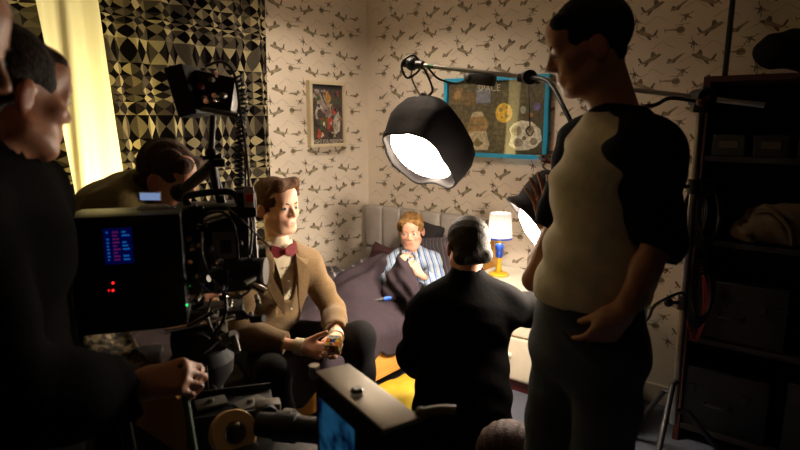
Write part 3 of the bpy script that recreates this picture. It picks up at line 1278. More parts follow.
# ------------------------------------------------------------------ blue framed space poster under glass on the back wall
bx = (-2.262, -1.520, 1.318, 1.815)   # x0,x1,z0,z1
br = thing('space_poster', 'bright blue framed space poster under glass on the back wall', 'poster', ((bx[0] + bx[1]) / 2, WY - 0.02, bx[2]))
M_blue = mat('blue_frame_paint', (38, 150, 192), 0.35, var=0.05)
fw2 = 0.026
for (a, b, c, d) in ((bx[0], bx[1], bx[2], bx[2] + fw2), (bx[0], bx[1], bx[3] - fw2, bx[3]), (bx[0], bx[0] + fw2, bx[2] + fw2, bx[3] - fw2), (bx[1] - fw2, bx[1], bx[2] + fw2, bx[3] - fw2)):
    obj('frame_bar', MB().box(((a + b) / 2, WY - 0.017, (c + d) / 2), (b - a, 0.034, d - c), bevel=0.003), M_blue, br)
ip = (bx[0] + fw2, bx[1] - fw2, bx[2] + fw2, bx[3] - fw2)
bp_ = obj('print', MB().box(((bx[0] + bx[1]) / 2, WY - 0.006, (bx[2] + bx[3]) / 2), (ip[1] - ip[0], 0.012, ip[3] - ip[2])), paint_mat('space_print_ground', (84, 76, 54)), br)


def uvb(poly, l):
    return [(ip[0] + (ip[1] - ip[0]) * x, WY - 0.0125 - l, ip[2] + (ip[3] - ip[2]) * y) for x, y in poly]


def disc(cx, cy, rx, ry, n=18):
    return [(cx + rx * math.cos(2 * math.pi * i / n), cy + ry * math.sin(2 * math.pi * i / n)) for i in range(n)]


ink2 = [((92, 82, 58), [[(.02, .02), (.46, .02), (.46, .56), (.02, .56)]]),
        ((104, 82, 52), [[(.03, .72), (.16, .72), (.16, .92), (.03, .92)], [(.18, .66), (.30, .66), (.30, .84), (.18, .84)]]),
        ((112, 116, 130), [[(.31, .70), (.46, .70), (.46, .90), (.31, .90)]]),
        ((150, 120, 76), [[(.22, .34), (.25, .50), (.40, .52), (.44, .38), (.42, .30), (.24, .28)], disc(.10, .82, .04, .06)]),
        ((176, 166, 138), [[(.24, .30), (.42, .31), (.46, .12), (.44, .04), (.20, .04), (.20, .14)], [(.25, .50), (.28, .58), (.37, .58), (.40, .52)]]),
        ((120, 104, 66), [[(.27, .12), (.33, .22), (.39, .13), (.33, .08)], [(.23, .40), (.43, .42), (.43, .39), (.23, .37)]]),
        ((206, 168, 62), [disc(.60, .56, .085, .135)]),
        ((150, 130, 64), [disc(.57, .60, .02, .03), disc(.63, .52, .018, .03), disc(.58, .50, .014, .02), disc(.63, .63, .014, .02)]),
        ((214, 206, 186), [[(.66, .12), (.68, .26), (.66, .34), (.70, .42), (.78, .46), (.88, .44), (.96, .34), (.98, .20), (.92, .10), (.84, .06), (.74, .05)]]),
        ((146, 134, 110), [disc(.73, .32, .05, .07), disc(.86, .33, .045, .06), disc(.75, .16, .05, .06), disc(.90, .18, .035, .05)]),
        ((110, 98, 78), [disc(.73, .33, .025, .035), disc(.86, .34, .02, .03), disc(.81, .22, .02, .03)]),
        ((150, 156, 150), [disc(.79, .60, .028, .05)]), ((108, 96, 150), [disc(.92, .64, .035, .055)]), ((176, 122, 60), [disc(.87, .53, .02, .03)])]
for i, (c, polys) in enumerate(ink2):
    for p in polys:
        obj('print_patch', MB().add(uvb(p, 0.0002 * i), [tuple(range(len(p)))]), paint_mat('space_ink_%d' % i, c), bp_)
Rb = Matrix(((1, 0, 0), (0, 0, -1), (0, 1, 0)))
tg = text_geo('SPACE', 0.058, (ip[0] + (ip[1] - ip[0]) * .44, WY - 0.0158, ip[3] - 0.045), Rb)
obj('lettering', tg, mat('space_letter', (206, 200, 176), 0.6), bp_)
mg = bpy.data.materials.new('picture_glass')
mg.use_nodes = True
nt = mg.node_tree
nt.nodes.remove(nt.nodes['Principled BSDF'])
g1 = nt.nodes.new('ShaderNodeBsdfTransparent')
g2 = nt.nodes.new('ShaderNodeBsdfGlossy')
g2.inputs['Roughness'].default_value = 0.03
g3 = nt.nodes.new('ShaderNodeMixShader')
fz = nt.nodes.new('ShaderNodeLayerWeight')
fz.inputs[0].default_value = 0.25
fm_ = nt.nodes.new('ShaderNodeMapRange')
fm_.inputs[3].default_value = 0.10
fm_.inputs[4].default_value = 0.75
nt.links.new(fz.outputs['Facing'], fm_.inputs[0])
nt.links.new(fm_.outputs[0], g3.inputs[0])
nt.links.new(g1.outputs[0], g3.inputs[1])
nt.links.new(g2.outputs[0], g3.inputs[2])
nt.links.new(g3.outputs[0], nt.nodes['Material Output'].inputs['Surface'])
obj('glass_pane', MB().quad(*[(ip[0] if q in (0, 3) else ip[1], WY - 0.024, ip[2] if q in (0, 1) else ip[3]) for q in (0, 1, 2, 3)]), mg, br)

for (ya, yb) in ((WIN[0] + .05, 1.155), (1.185, WIN[1] - .05)):
    obj('pane', MB().quad((WX - .06, ya, WIN[2] + .05), (WX - .06, yb, WIN[2] + .05), (WX - .06, yb, WIN[3] - .05), (WX - .06, ya, WIN[3] - .05)), mg, wroot)
obj('window_frame', MB().box((WX - 0.06, 1.17, (WIN[2] + WIN[3]) / 2), (0.05, .03, WIN[3] - WIN[2] - .1), bevel=.004), M_white, wroot)

# ------------------------------------------------------------------ bed
BX0, BX1, BY0, BY1 = -2.93, -1.93, 1.16, 3.16
M_oak = mat('orange_pine', (198, 142, 66), 0.45, var=0.18, vscale=6, stretch=(14, 1.2, 14), bump=0.1, bscale=20)
bed = thing('bed', 'single bed with pine side rail and grey padded headboard', 'bed', ((BX0 + BX1) / 2, (BY0 + BY1) / 2, 0))
obj('side_rail', MB().box((BX1 - 0.012, (BY0 + BY1) / 2, 0.275), (0.03, BY1 - BY0, 0.17), bevel=0.006), M_oak, bed)
obj('side_rail', MB().box((BX0 + 0.012, (BY0 + BY1) / 2, 0.275), (0.03, BY1 - BY0, 0.17), bevel=0.006), M_oak, bed)
obj('foot_board', MB().box(((BX0 + BX1) / 2, BY0, 0.30), (BX1 - BX0, 0.03, 0.26), bevel=0.006), M_oak, bed)
for x in (BX0 + 0.03, BX1 - 0.03):
    for y in (BY0 + 0.03, BY1 - 0.05):
        obj('leg', MB().box((x, y, 0.10), (0.055, 0.055, 0.20), bevel=0.005), M_oak, bed)
M_matt = mat('mattress_ticking', (150, 142, 146), 0.9, var=0.08, bump=0.15)
obj('mattress', MB().box(((BX0 + BX1) / 2, (BY0 + BY1) / 2, 0.35), (BX1 - BX0 - 0.05, BY1 - BY0 - 0.06, 0.20), bevel=0.04), M_matt, bed, smooth=True)
M_head = mat('headboard_cloth', (168, 160, 152), 0.9, var=0.06, vscale=20, bump=0.12, bscale=250, sheen=0.2)
hb_back = obj('headboard', MB().box(((BX0 + BX1) / 2 + 0.03, WY - 0.045, 0.50), (BX1 - BX0 + 0.04, 0.04, 0.86), bevel=0.01), M_head, bed)
npan = 6
for r in range(2):
    for i in range(npan):
        w = (BX1 - BX0 + 0.03) / npan
        S = MB()
        x = BX0 + 0.012 + w * (i + 0.5)
        z0, z1 = (0.30, 0.62) if r == 0 else (0.62, 0.935)
        S.box((x, WY - 0.078, (z0 + z1) / 2), (w * 0.985, 0.062, (z1 - z0) * 0.985), bevel=0.026)
        obj('pad', S, M_head, hb_back, smooth=True)
obj('bed_post', MB().box((-1.855, WY - 0.07, 0.42), (0.075, 0.05, 0.84), bevel=0.008), M_oak, bed)


def cushion(name, c, size, R, m, label, cat='pillow', puff=1.0, seed=0, group=None):
    n = 18
    vs, fs = [], []
    for sgn in (1, -1):
        for j in range(n + 1):
            for i in range(n + 1):
                u, v = i / n * 2 - 1, j / n * 2 - 1
                prof = max(0, (1 - u ** 4) * (1 - v ** 4)) ** 0.5
                pinch = 1 - 0.07 * (1 - abs(v)) * abs(u) ** 2 * 1.0 - 0.0
                x = u * (1 - 0.10 * (1 - v * v) * abs(u) ** 3) * size[0] / 2
                y = v * (1 - 0.10 * (1 - u * u) * abs(v) ** 3) * size[1] / 2
                wr = 0.06 * mnoise.noise(Vector((u * 2.2 + seed, v * 2.2, sgn))) + 0.05 * mnoise.noise(Vector((u * 5 + seed, v * 5, 3 * sgn)))
                z = sgn * (prof * (0.5 + wr * puff) * size[2])
                vs.append(Vector(c) + R @ Vector((x, y, z)))
    N = (n + 1) * (n + 1)
    for s_ in (0, 1):
        for j in range(n):
            for i in range(n):
                q = (s_ * N + j * (n + 1) + i, s_ * N + j * (n + 1) + i + 1, s_ * N + (j + 1) * (n + 1) + i + 1, s_ * N + (j + 1) * (n + 1) + i)
                fs.append(q if s_ == 0 else q[::-1])
    return obj(name, (vs, fs), m, smooth=True, label=label, cat=cat, group=group)


M_plum = mat('dark_pillow_cloth', (62, 54, 62), 0.9, var=0.2, bump=0.2, bscale=30, sheen=0.2)
M_stripe_p = stripe_mat('pinstripe_cloth', (70, 62, 70), (104, 96, 102), (58, 52, 58), (1, 0.3, 0.5), 0.028)
M_maroon = mat('maroon_cloth', (72, 42, 46), 0.9, var=0.2, bump=0.2, bscale=30)
Rp = Matrix.Rotation(math.radians(68), 3, 'X')
cushion('pillow', (-2.16, 3.02, 0.615), (0.55, 0.42, 0.15), Matrix.Rotation(math.radians(-10), 3, 'Y') @ Rp, M_stripe_p, 'dark pinstriped pillow behind the boy, leaning on the headboard', seed=1)
cushion('pillow', (-2.36, 3.08, 0.70), (0.30, 0.40, 0.10), Matrix.Rotation(math.radians(12), 3, 'Y') @ Rp, mat('black_pillow_cloth', (34, 30, 34), 0.9), 'black pillow with its corner up behind the head of the boy', seed=2)
cushion('pillow', (-2.60, 3.02, 0.555), (0.32, 0.26, 0.13), Matrix.Rotation(math.radians(6), 3, 'Y') @ Rp, M_maroon, 'maroon pillow at the corner side of the bed', seed=3)

# duvet: a cloth over the legs of the boy, hanging over the side rail
M_duvet = mat('duvet_cloth', (55, 46, 52), 0.9, var=0.1, vscale=14, bump=0.25, bscale=24, spec=0.15)


def duvet_h(x, y):
    def g(cx, cy, sx, sy, h, ang=0):
        dx, dy = x - cx, y - cy
        return h * math.exp(-(dx / sx) ** 2 - (dy / sy) ** 2)
    z = 0.485
    z += g(-2.25, 2.34, 0.26, 0.24, 0.15)            # drawn-up knees
    z += g(-2.26, 2.62, 0.19, 0.18, 0.21)            # gathered up at the chest
    z += g(-2.30, 1.95, 0.20, 0.45, 0.06)
    f = 0.5 + 0.5 * math.tanh((y - 1.2) * 4)
    z += 0.026 * mnoise.noise(Vector((x * 5, y * 4, 0.3))) + 0.018 * mnoise.noise(Vector((x * 12 + y * 5, y * 7 - x * 4, 1.3))) + 0.006 * mnoise.noise(Vector((x * 30, y * 24, 2.3)))
    r = math.hypot(x + 2.26, y - 2.66)
    a = math.atan2(y - 2.66, x + 2.26)
    z += 0.022 * math.sin(a * 9 + 2.2 * mnoise.noise(Vector((x * 3, y * 3, 7)))) * math.exp(-((r - 0.35) / 0.28) ** 2)
    return z


vs, fs = [], []
NU, NV = 70, 90
for j in range(NV + 1):
    y = 1.20 + (2.74 - 1.20) * j / NV
    for i in range(NU + 1):
        s_ = 1.22 * i / NU
        x = -2.92 + min(s_, 1.02)
        over = max(0.0, s_ - 0.94)
        z = duvet_h(x, y)
        if over > 0:
            t = over / 0.28
            hem = 0.02 * math.sin(y * 17) + 0.015 * math.sin(y * 31 + 1)
            x = -2.92 + 0.94 + 0.085 * math.sin(min(1.0, t * 1.6) * math.pi / 2) + 0.014 * math.sin(y * 21 + 1.5) * t
            z = duvet_h(-1.98, y) - (0.20 + hem) * t ** 1.35
        vs.append((x, y, z))
for j in range(NV):
    for i in range(NU):
        fs.append((j * (NU + 1) + i, j * (NU + 1) + i + 1, (j + 1) * (NU + 1) + i + 1, (j + 1) * (NU + 1) + i))
do = obj('duvet', (vs, fs), M_duvet, smooth=True, label='rumpled mauve grey duvet drawn up over the boy in bed', cat='duvet')
sm = do.modifiers.new('thickness', 'SOLIDIFY')
sm.thickness = 0.018
sm.offset = -1

M_strb = stripe_mat('striped_throw_cloth', (60, 54, 60), (150, 146, 146), (66, 60, 64), (0.6, 1.0, 0), 0.05)
vs, fs = [], []
NU, NV = 34, 44
for j in range(NV + 1):
    for i in range(NU + 1):
        u, v = i / NU, j / NV
        x = -2.93 + 0.56 * u
        y = 2.02 + 0.74 * v
        e = min(u * 3 + 0.35, 1, (1 - u) * 5, v * 6, (1 - v) * 6)
        e = max(0, e)
        z = duvet_h(x, y) + 0.004 + 0.12 * e ** 0.6 * (0.75 + 0.5 * mnoise.noise(Vector((x * 6, y * 6, 4))) - 0.25 * u)
        vs.append((x, y, z))
for j in range(NV):
    for i in range(NU):
        fs.append((j * (NU + 1) + i, j * (NU + 1) + i + 1, (j + 1) * (NU + 1) + i + 1, (j + 1) * (NU + 1) + i))
so = obj('striped_throw', (vs, fs), M_strb, smooth=True, label='dark throw with pale stripes bunched on the bed along the wall', cat='blanket')

# small things on and by the bed
tp = P(384, 300, 3.02)
for k_ in range(200):                       # where that ray meets the cloth
    tp = P(384, 300, 2.5 + k_ * .006)
    if tp.z < duvet_h(tp.x, tp.y) + 0.012:
        break
tp.z = duvet_h(tp.x, tp.y) + 0.014
pen = thing('toy_torch', 'slim black toy torch with a bright blue middle lying on the duvet', 'toy', tp)
dr = (RT * 0.9 + FH * 0.3).normalized()
dr.z = 0.12
obj('barrel', MB().cyl(tp - dr * 0.055, tp + dr * 0.0, 0.009), mat('black_plastic', (20, 20, 22), 0.35), pen, smooth=True, auto=40)
obj('grip', MB().cyl(tp + dr * 0.0, tp + dr * 0.04, 0.012), mat('blue_plastic', (36, 96, 220), 0.3), pen, smooth=True, auto=40)
obj('tip', MB().cyl(tp + dr * 0.04, tp + dr * 0.06, 0.009, 0.005), MATS['black_plastic'], pen, smooth=True, auto=40)

M_yel = mat('yellow_cloth', (168, 140, 14), 0.7, var=0.12, bump=0.15, bscale=20)
cushion('yellow_cushion', (-1.79, 2.16, 0.105), (0.62, 0.26, 0.20), Matrix.Rotation(math.radians(88), 3, 'Z'), M_yel, 'long bright yellow cushion on the carpet against the bed rail', 'cushion', seed=5)

# ------------------------------------------------------------------ bedside
M_chest = mat('white_chest_paint', (222, 212, 190), 0.45, var=0.04)
cx0, cx1, cy0, cy1 = -1.80, -1.22, 2.86, 3.22
ch = thing('chest_of_drawers', 'white bedside chest of drawers with blue and green stickers', 'drawers', ((cx0 + cx1) / 2, (cy0 + cy1) / 2, 0))
obj('plinth', MB().box(((cx0 + cx1) / 2, (cy0 + cy1) / 2 + 0.01, 0.035), (cx1 - cx0 - 0.01, cy1 - cy0 - 0.02, 0.07)), mat('maroon_plinth', (88, 26, 22), 0.5), ch)
obj('carcass', MB().box(((cx0 + cx1) / 2, (cy0 + cy1) / 2, 0.34), (cx1 - cx0, cy1 - cy0, 0.54), bevel=0.004), M_chest, ch)
obj('top', MB().box(((cx0 + cx1) / 2, (cy0 + cy1) / 2 - 0.01, 0.622), (cx1 - cx0 + 0.03, cy1 - cy0 + 0.02, 0.026), bevel=0.006), M_chest, ch)
for i in range(2):
    z = 0.085 + 0.26 * i + 0.125
    dw = obj('drawer', MB().box(((cx0 + cx1) / 2, cy0 - 0.008, z), (cx1 - cx0 - 0.02, 0.022, 0.245), bevel=0.005), M_chest, ch)
    obj('knob', MB().ball(((cx0 + cx1) / 2, cy0 - 0.032, z + 0.02), 0.016, 12, 8), M_chest, dw, smooth=True)
stk = [((-1.640, 0.485), (40, 120, 190), 0.017), ((-1.675, 0.53), (70, 150, 60), 0.014), ((-1.595, 0.53), (200, 160, 60), 0.01)]
for (x, z), c, r in stk:
    obj('sticker', MB().add([(x + r * math.cos(a) * (1 + .25 * math.cos(2 * a)), cy0 - 0.0197, z + 1.3 * r * math.sin(a) * (1 + .3 * math.cos(3 * a))) for a in [i * math.pi / 6 for i in range(12)]],
                            [tuple(range(12))[::-1]]), mat('sticker_%d' % c[0], c, 0.4), ch)

# bedside lamp
lx_, ly_ = -1.69, 3.0
lz = 0.636
bl = thing('bedside_lamp', 'small bedside lamp with white drum shade and blue and yellow stem', 'lamp', (lx_, ly_, lz))
M_yp = mat('yellow_lamp_paint', (224, 176, 40), 0.4)
M_bp = mat('blue_lamp_paint', (34, 76, 190), 0.35)
obj('base', MB().lathe((lx_, ly_, lz), ZU, [(0, 0.055), (0.012, 0.055), (0.02, 0.03), (0.022, 0.0)], 24), M_yp, bl, smooth=True, auto=40)
obj('stem', MB().lathe((lx_, ly_, lz + 0.02), ZU, [(0, 0.016), (0.03, 0.018), (0.06, 0.014), (0.085, 0.017), (0.09, 0.0)], 16), M_yp, bl, smooth=True)
obj('stem_bead', MB().lathe((lx_, ly_, lz + 0.105), ZU, [(0, 0.012), (0.008, 0.022), (0.035, 0.022), (0.042, 0.016), (0.05, 0.024), (0.08, 0.024), (0.09, 0.012), (0.092, 0)], 16), M_bp, bl, smooth=True)
obj('bulb_neck', MB().cyl((lx_, ly_, lz + 0.19), (lx_, ly_, lz + 0.235), 0.012), M_yp, bl, smooth=True, auto=40)
shm = bpy.data.materials.new('lamp_shade_cloth')
shm.use_nodes = True
nt = shm.node_tree
nt.nodes.remove(nt.nodes['Principled BSDF'])
df = nt.nodes.new('ShaderNodeBsdfDiffuse')
tr = nt.nodes.new('ShaderNodeBsdfTranslucent')
ms = nt.nodes.new('ShaderNodeMixShader')
nz = nt.nodes.new('ShaderNodeTexNoise')
nz.inputs['Scale'].default_value = 40
cr = nt.nodes.new('ShaderNodeValToRGB')
cr.color_ramp.elements[0].color = srgb(236, 232, 226)
cr.color_ramp.elements[1].color = srgb(244, 242, 238)
nt.links.new(nz.outputs['Fac'], cr.inputs[0])
nt.links.new(cr.outputs[0], df.inputs[0])
nt.links.new(cr.outputs[0], tr.inputs[0])
ms.inputs[0].default_value = 0.6
nt.links.new(df.outputs[0], ms.inputs[1])
nt.links.new(tr.outputs[0], ms.inputs[2])
nt.links.new(ms.outputs[0], nt.nodes['Material Output'].inputs['Surface'])
zs_ = lz + 0.225
obj('shade', MB().lathe((lx_, ly_, zs_), ZU, [(0.0, 0.074), (0.15, 0.062), (0.15, 0.060), (0.0, 0.072), (0.0, 0.074)], 32), shm, bl, smooth=True, auto=40)
trim = obj('shade_trim', MB().lathe((lx_, ly_, zs_), ZU, [(-.003, 0.0745), (0.008, 0.0742), (0.008, 0.0735), (-.003, 0.0737), (-.003, 0.0745)], 32), M_bp, bl, smooth=True)
bulb = obj('bulb', MB().ball((lx_, ly_, zs_ + 0.06), 0.022, 12, 8), emis('bedside_bulb_glow', (255, 246, 238), 130.0), bl, smooth=True)

# ------------------------------------------------------------------ film lamps in black skirts, boom and stand
M_bag = mat('black_skirt_cloth', (17, 13, 15), 0.8, var=0.2, bump=0.3, bscale=18, spec=0.25)
M_steel = mat('steel_pole', (150, 146, 140), 0.3, metal=0.9, var=0.08)
M_grip = mat('grip_black', (15, 14, 15), 0.5, var=0.1)
M_cable = mat('rubber_cable', (16, 14, 15), 0.5)
M_redc = mat('red_cable', (110, 28, 20), 0.5)


def skirt_lamp(c, axis, up, r, depth, label, glow, seed, open_r=0.8, apex=None, bulge=0.0):
    """a lantern in a black cloth skirt, open along axis"""
    c = Vector(c)
    a = Vector(axis).normalized()
    t = thing('lantern_lamp', label, 'film light', c - a * depth * 0.5)

    def jit(j, an, rr, tt):
        n = mnoise.noise(Vector((math.cos(an) * 1.3 + seed, math.sin(an) * 1.3, tt * 4)))
        n2 = mnoise.noise(Vector((math.cos(an) * 4 + seed, math.sin(an) * 4, tt * 9)))
        sq = 1 + 0.07 * math.cos(4 * an + 0.6)
        return rr * sq * (1 + 0.10 * n + 0.04 * n2), tt + 0.025 * n * (1 if tt > 0 else 0.4)
    outer = [(-0.50 * depth, 0.012), (-0.49 * depth, 0.10 * r), (-0.42 * depth, 0.40 * r), (-0.30 * depth, 0.74 * r), (-0.12 * depth, 0.97 * r), (0.06 * depth, 1.0 * r), (0.22 * depth, 0.96 * r), (0.36 * depth, 0.90 * r), (0.46 * depth, open_r * 1.02 * r), (0.50 * depth, open_r * r)]
    inner = [(q * 0.97, max(0.001, rr - 0.008)) for q, rr in outer[::-1]]
    sk = MB().lathe(c, a, outer + inner[:-1] + [(-0.47 * depth, 0.004)], 56, up=up, jitter=jit)
    top = c - a * 0.5 * depth
    if apex is not None:                      # the cloth is drawn up to where it hangs
        dvec = Vector(apex) - top
        for i, v in enumerate(sk.v):
            w = min(1.0, max(0.0, (-0.02 - (Vector(v) - c).dot(a) / depth) / 0.48)) ** 2.4
            sk.v[i] = tuple(Vector(v) + dvec * w)
        top = Vector(apex)
    obj('skirt', sk, M_bag, t, smooth=True)
    # glowing diffuser inside
    prof = [(0.33 * depth, 0.0)]
    prof = [((0.49 + bulge) * depth, 0.001), ((0.48 + .9 * bulge) * depth, 0.35 * r), ((0.44 + .7 * bulge) * depth, 0.60 * r), ((0.36 + .3 * bulge) * depth, 0.76 * r), (0.33 * depth, 0.77 * r), (0.28 * depth, 0.60 * r), (0.26 * depth, 0.0)]
    obj('diffuser', MB().lathe(c, a, prof, 40, up=up), glow, t, smooth=True)
    obj('collar', MB().cyl(top + a * 0.03, top - a * 0.025, 0.028, 0.022), M_grip, t, smooth=True, auto=40)
    return t, top


GLOW1 = emis('lantern_glow_warm', (255, 234, 208), 34.0)
GLOW2 = emis('lantern_glow_white', (255, 236, 214), 100.0)
l1c = P(432, 138, 3.08)
l1ax = (-RT * 0.50 - FH * 0.52 - ZU * 0.69)
l1, l1top = skirt_lamp(l1c, l1ax, RT, 0.240, 0.34, 'black skirted lantern lamp hanging from the boom end, its white opening facing the bed', GLOW1, 1.7, 0.86, apex=P(422, 99, 3.10))
l2c = P(571, 216, 2.50)
l2ax = (-RT * 0.70 + FH * 0.0 - ZU * 0.66)
l2, l2top = skirt_lamp(l2c, l2ax, RT, 0.235, 0.30, 'black skirted lantern lamp touched by the hand of the standing man', GLOW2, 4.2, 0.97, bulge=.16)

# pendant lamp added above the view to brighten the upper walls
pdx, pdy = -2.25, 2.42
pdl = thing('added_pendant_lamp', 'added white pendant lamp, out of view above the bed, lighting the upper walls', 'lamp', (pdx, pdy, 2.28))
obj('ceiling_rose', MB().lathe((pdx, pdy, CEIL), -ZU, [(0, .045), (.015, .04), (.025, .012), (.026, 0)], 20), M_white, pdl, smooth=True)
obj('flex', MB().cyl((pdx, pdy, CEIL - .02), (pdx, pdy, 2.46), .004, n=8), M_white, pdl, smooth=True)
obj('shade', MB().lathe((pdx, pdy, 2.30), ZU, [(0, .16), (.17, .09), (.17, .088), (0, .157), (0, .16)], 36), shm, pdl, smooth=True, auto=40)
obj('shade_ring', MB().lathe((pdx, pdy, 2.455), ZU, [(0, .089), (.006, .089), (.006, .02), (0, .02), (0, .089)], 24), M_white, pdl)
obj('bulb', MB().ball((pdx, pdy, 2.38), .05, 16, 10).cyl((pdx, pdy, 2.42), (pdx, pdy, 2.47), .018), emis('added_pendant_glow', (255, 234, 210), 265.0), pdl, smooth=True)

# boom from the stand to the first lamp
bA, bB = P(412, 64, 3.1), P(702, 98, 2.35)
boom = thing('boom_arm', 'long steel boom arm reaching left from the stand to the hanging lamp', 'boom arm', bA.lerp(bB, 0.5))
obj('pole', MB().cyl(bA, bB + (bB - bA).normalized() * 0.22, 0.011), M_steel, boom, smooth=True, auto=40)
bd = (bB - bA).normalized()
gp = obj('grip_head', MB().cyl(bA - bd * 0.05, bA + bd * 0.07, 0.022).ball(bA, 0.036), M_grip, boom, smooth=True, auto=40)
obj('green_tape', MB().cyl(bA + bd * 0.10, bA + bd * 0.14, 0.0122), mat('green_tape', (30, 96, 52), 0.5), boom, smooth=True, auto=40)
kp = bA.lerp(bB, 0.47)
obj('knuckle', MB().cyl(kp - FH * 0.035, kp + FH * 0.035, 0.034, n=20).cyl(kp - bd * 0.05 - ZU * .006, kp + bd * 0.05 - ZU * .006, 0.02), M_grip, boom, smooth=True, auto=40)
ho = MB().tube(spline([bA + Vector((0, 0, -0.02)), bA + Vector((0, 0, -0.08)), l1top], 5), 0.005)
obj('hanger', ho, M_steel, boom, smooth=True)
pk = bA.lerp(bB, 0.30) - ZU * 0.035
obj('power_pack', MB().box(pk, (0.13, 0.05, 0.055), frame(bd), 0.012).ball(pk - bd * 0.07, (0.035, 0.03, 0.03)), M_grip, boom, smooth=True, auto=40)
lc = MB()
ctr = bA + Vector((0, 0, -0.02))
lc.tube(spline([l1top + RT * 0.01, l1top + RT * 0.055 + ZU * 0.05, bA + RT * .05 + ZU * 0.0, bA + ZU * 0.045, bA - RT * 0.055, bA - RT * 0.03 - ZU * .07, bA + RT * .02 - ZU * .05, bA + RT * .07 - ZU * .01, bA + RT * .14 - ZU * .075,
                bA + RT * .24 - ZU * .10, pk - bd * 0.08], 8), 0.006)
obj('power_cable', lc, M_cable, label='looped black power cable of the hanging lantern lamp', cat='cable', smooth=True)
# short arm and wire from the knuckle to the second lamp
a2 = MB().tube(spline([kp + FH * -0.02, kp + RT * 0.06 - ZU * 0.03 - FH * .15, P(566, 112, 2.45), P(585, 150, 2.4), l2top + ZU * 0.09, l2top], 6), 0.010)
obj('black_hose', a2, M_cable, label='thick black cable dropping from the boom knuckle to the second lantern', cat='cable', smooth=True)
w2 = MB().tube([kp - ZU * 0.03, P(530, 126, 2.62)], 0.003).tube(spline([P(530, 126, 2.62), P(526, 131, 2.62), P(530, 136, 2.62), P(534, 131, 2.62)], 4), 0.003)
obj('safety_wire', w2, M_cable, label='thin safety wire hanging from the boom knuckle before the blue framed poster', cat='wire', smooth=True)
cp = P(546, 158, 2.48)
for i, (dx, dz, cc) in enumerate(((-.016, .006, (222, 216, 205)), (.012, .006, (222, 216, 205)), (.0, -.012, (190, 40, 30)))):
    q = cp + RT * dx + ZU * dz
    nm = ('white', 'white', 'red')[i]
    pg = thing('clothes_peg', ['white clothes peg, left of two clipped above the second lantern', 'white clothes peg, right of two clipped above the second lantern', 'red clothes peg below two white ones on the second lantern'][i], 'peg', q)
    Rq = frame(RT * (1 if i < 2 else 0.4) + ZU * (0.15 * (1 - i)) + FH * .2)
    for s_ in (-1, 1):
        obj('jaw', MB().box(q + Rq @ Vector((0, 0, s_ * 0.005)), (0.05, 0.009, 0.006), Rq @ Matrix.Rotation(s_ * 0.08, 3, 'Y'), 0.002), mat('peg_' + nm, cc, 0.5), pg)
    obj('spring', MB().cyl(q - Rq @ Vector((0, .008, 0)), q + Rq @ Vector((0, .008, 0)), 0.005, n=10), M_steel, pg)
wire_w = MB().tube(spline([cp - ZU * .02, cp - ZU * .05 + RT * .004, l2top + ZU * .01], 4), 0.004)
obj('lamp_hook', wire_w, M_steel, label='little bent wire hook under the clothes pegs', cat='hook', smooth=True)

# upright stand
def level0(v):
    return Vector((v.x, v.y, .008))


st = thing('light_stand', 'tall steel light stand at the right carrying the boom arm', 'light stand', (bB.x, bB.y, 0))
obj('column', MB().cyl((bB.x, bB.y, 0.22), (bB.x, bB.y, bB.z - 0.02), 0.016), M_steel, st, smooth=True, auto=40)
obj('riser', MB().cyl((bB.x, bB.y, bB.z - 0.3), (bB.x, bB.y, bB.z + 0.05), 0.012), M_steel, st, smooth=True, auto=40)
obj('grip_head', MB().cyl(bB - FH * 0.045, bB + FH * 0.045, 0.038, n=20).box(bB - ZU * 0.03, (0.05, 0.05, 0.06), frame(bd), 0.008), M_grip, st, smooth=True, auto=40)
obj('t_handle', MB().cyl(bB - FH * 0.05, bB - FH * 0.09 - RT * .05 - ZU * .02, 0.007).ball(bB - FH * 0.09 - RT * .05 - ZU * .02, 0.014), M_redc, st, smooth=True)
for z in (0.75, 1.25):
    obj('collar', MB().cyl((bB.x, bB.y, z), (bB.x, bB.y, z + 0.06), 0.024), M_grip, st, smooth=True, auto=40)
    obj('knob', MB().cyl((bB.x, bB.y, z + .03), Vector((bB.x, bB.y, z + .03)) - RT * 0.06, 0.008).ball(Vector((bB.x, bB.y, z + .03)) - RT * 0.065, 0.02), M_grip, st, smooth=True)
for i in range(3):
    an = 0.5 + i * 2 * math.pi / 3
    dv = Vector((math.cos(an), math.sin(an), 0))
    b0 = Vector((bB.x, bB.y, 0.28 + 0.07 * i))
    obj('leg', MB().tube([b0, b0 + dv * 0.06, Vector((bB.x, bB.y, 0.06)) + dv * 0.24, Vector((bB.x, bB.y, 0.014)) + dv * 0.29], 0.013), M_grip, st, smooth=True)
for i, (pts, lb) in enumerate(((([bB + RT * .01 - ZU * .02, P(672, 98, 2.3), P(655, 105, 2.25), P(630, 112, 2.3), P(600, 150, 2.42), l2top + RT * .03]), 'black cable arching from the stand head behind the standing man'),
                               (([Vector((bB.x, bB.y, 1.0)), P(680, 190, 2.3), P(663, 215, 2.25), P(645, 235, 2.25), P(630, 280, 2.3), P(625, 360, 2.4), level0(P(622, 420, 2.5)), level0(P(650, 420, 2.5))]), 'thin cable slanting off the stand at chest height'),
                               (([Vector((bB.x, bB.y, .8)), P(680, 293, 2.35), P(655, 305, 2.4), P(642, 322, 2.5), Vector((-.98, 2.70, .60))]), 'thin cable slanting down off the stand to the toy bins'))):
    mb = MB().tube(spline(pts, 6), 0.008 if i == 0 else 0.006)
    obj('cable', mb, M_cable, label=lb, cat='cable', smooth=True)
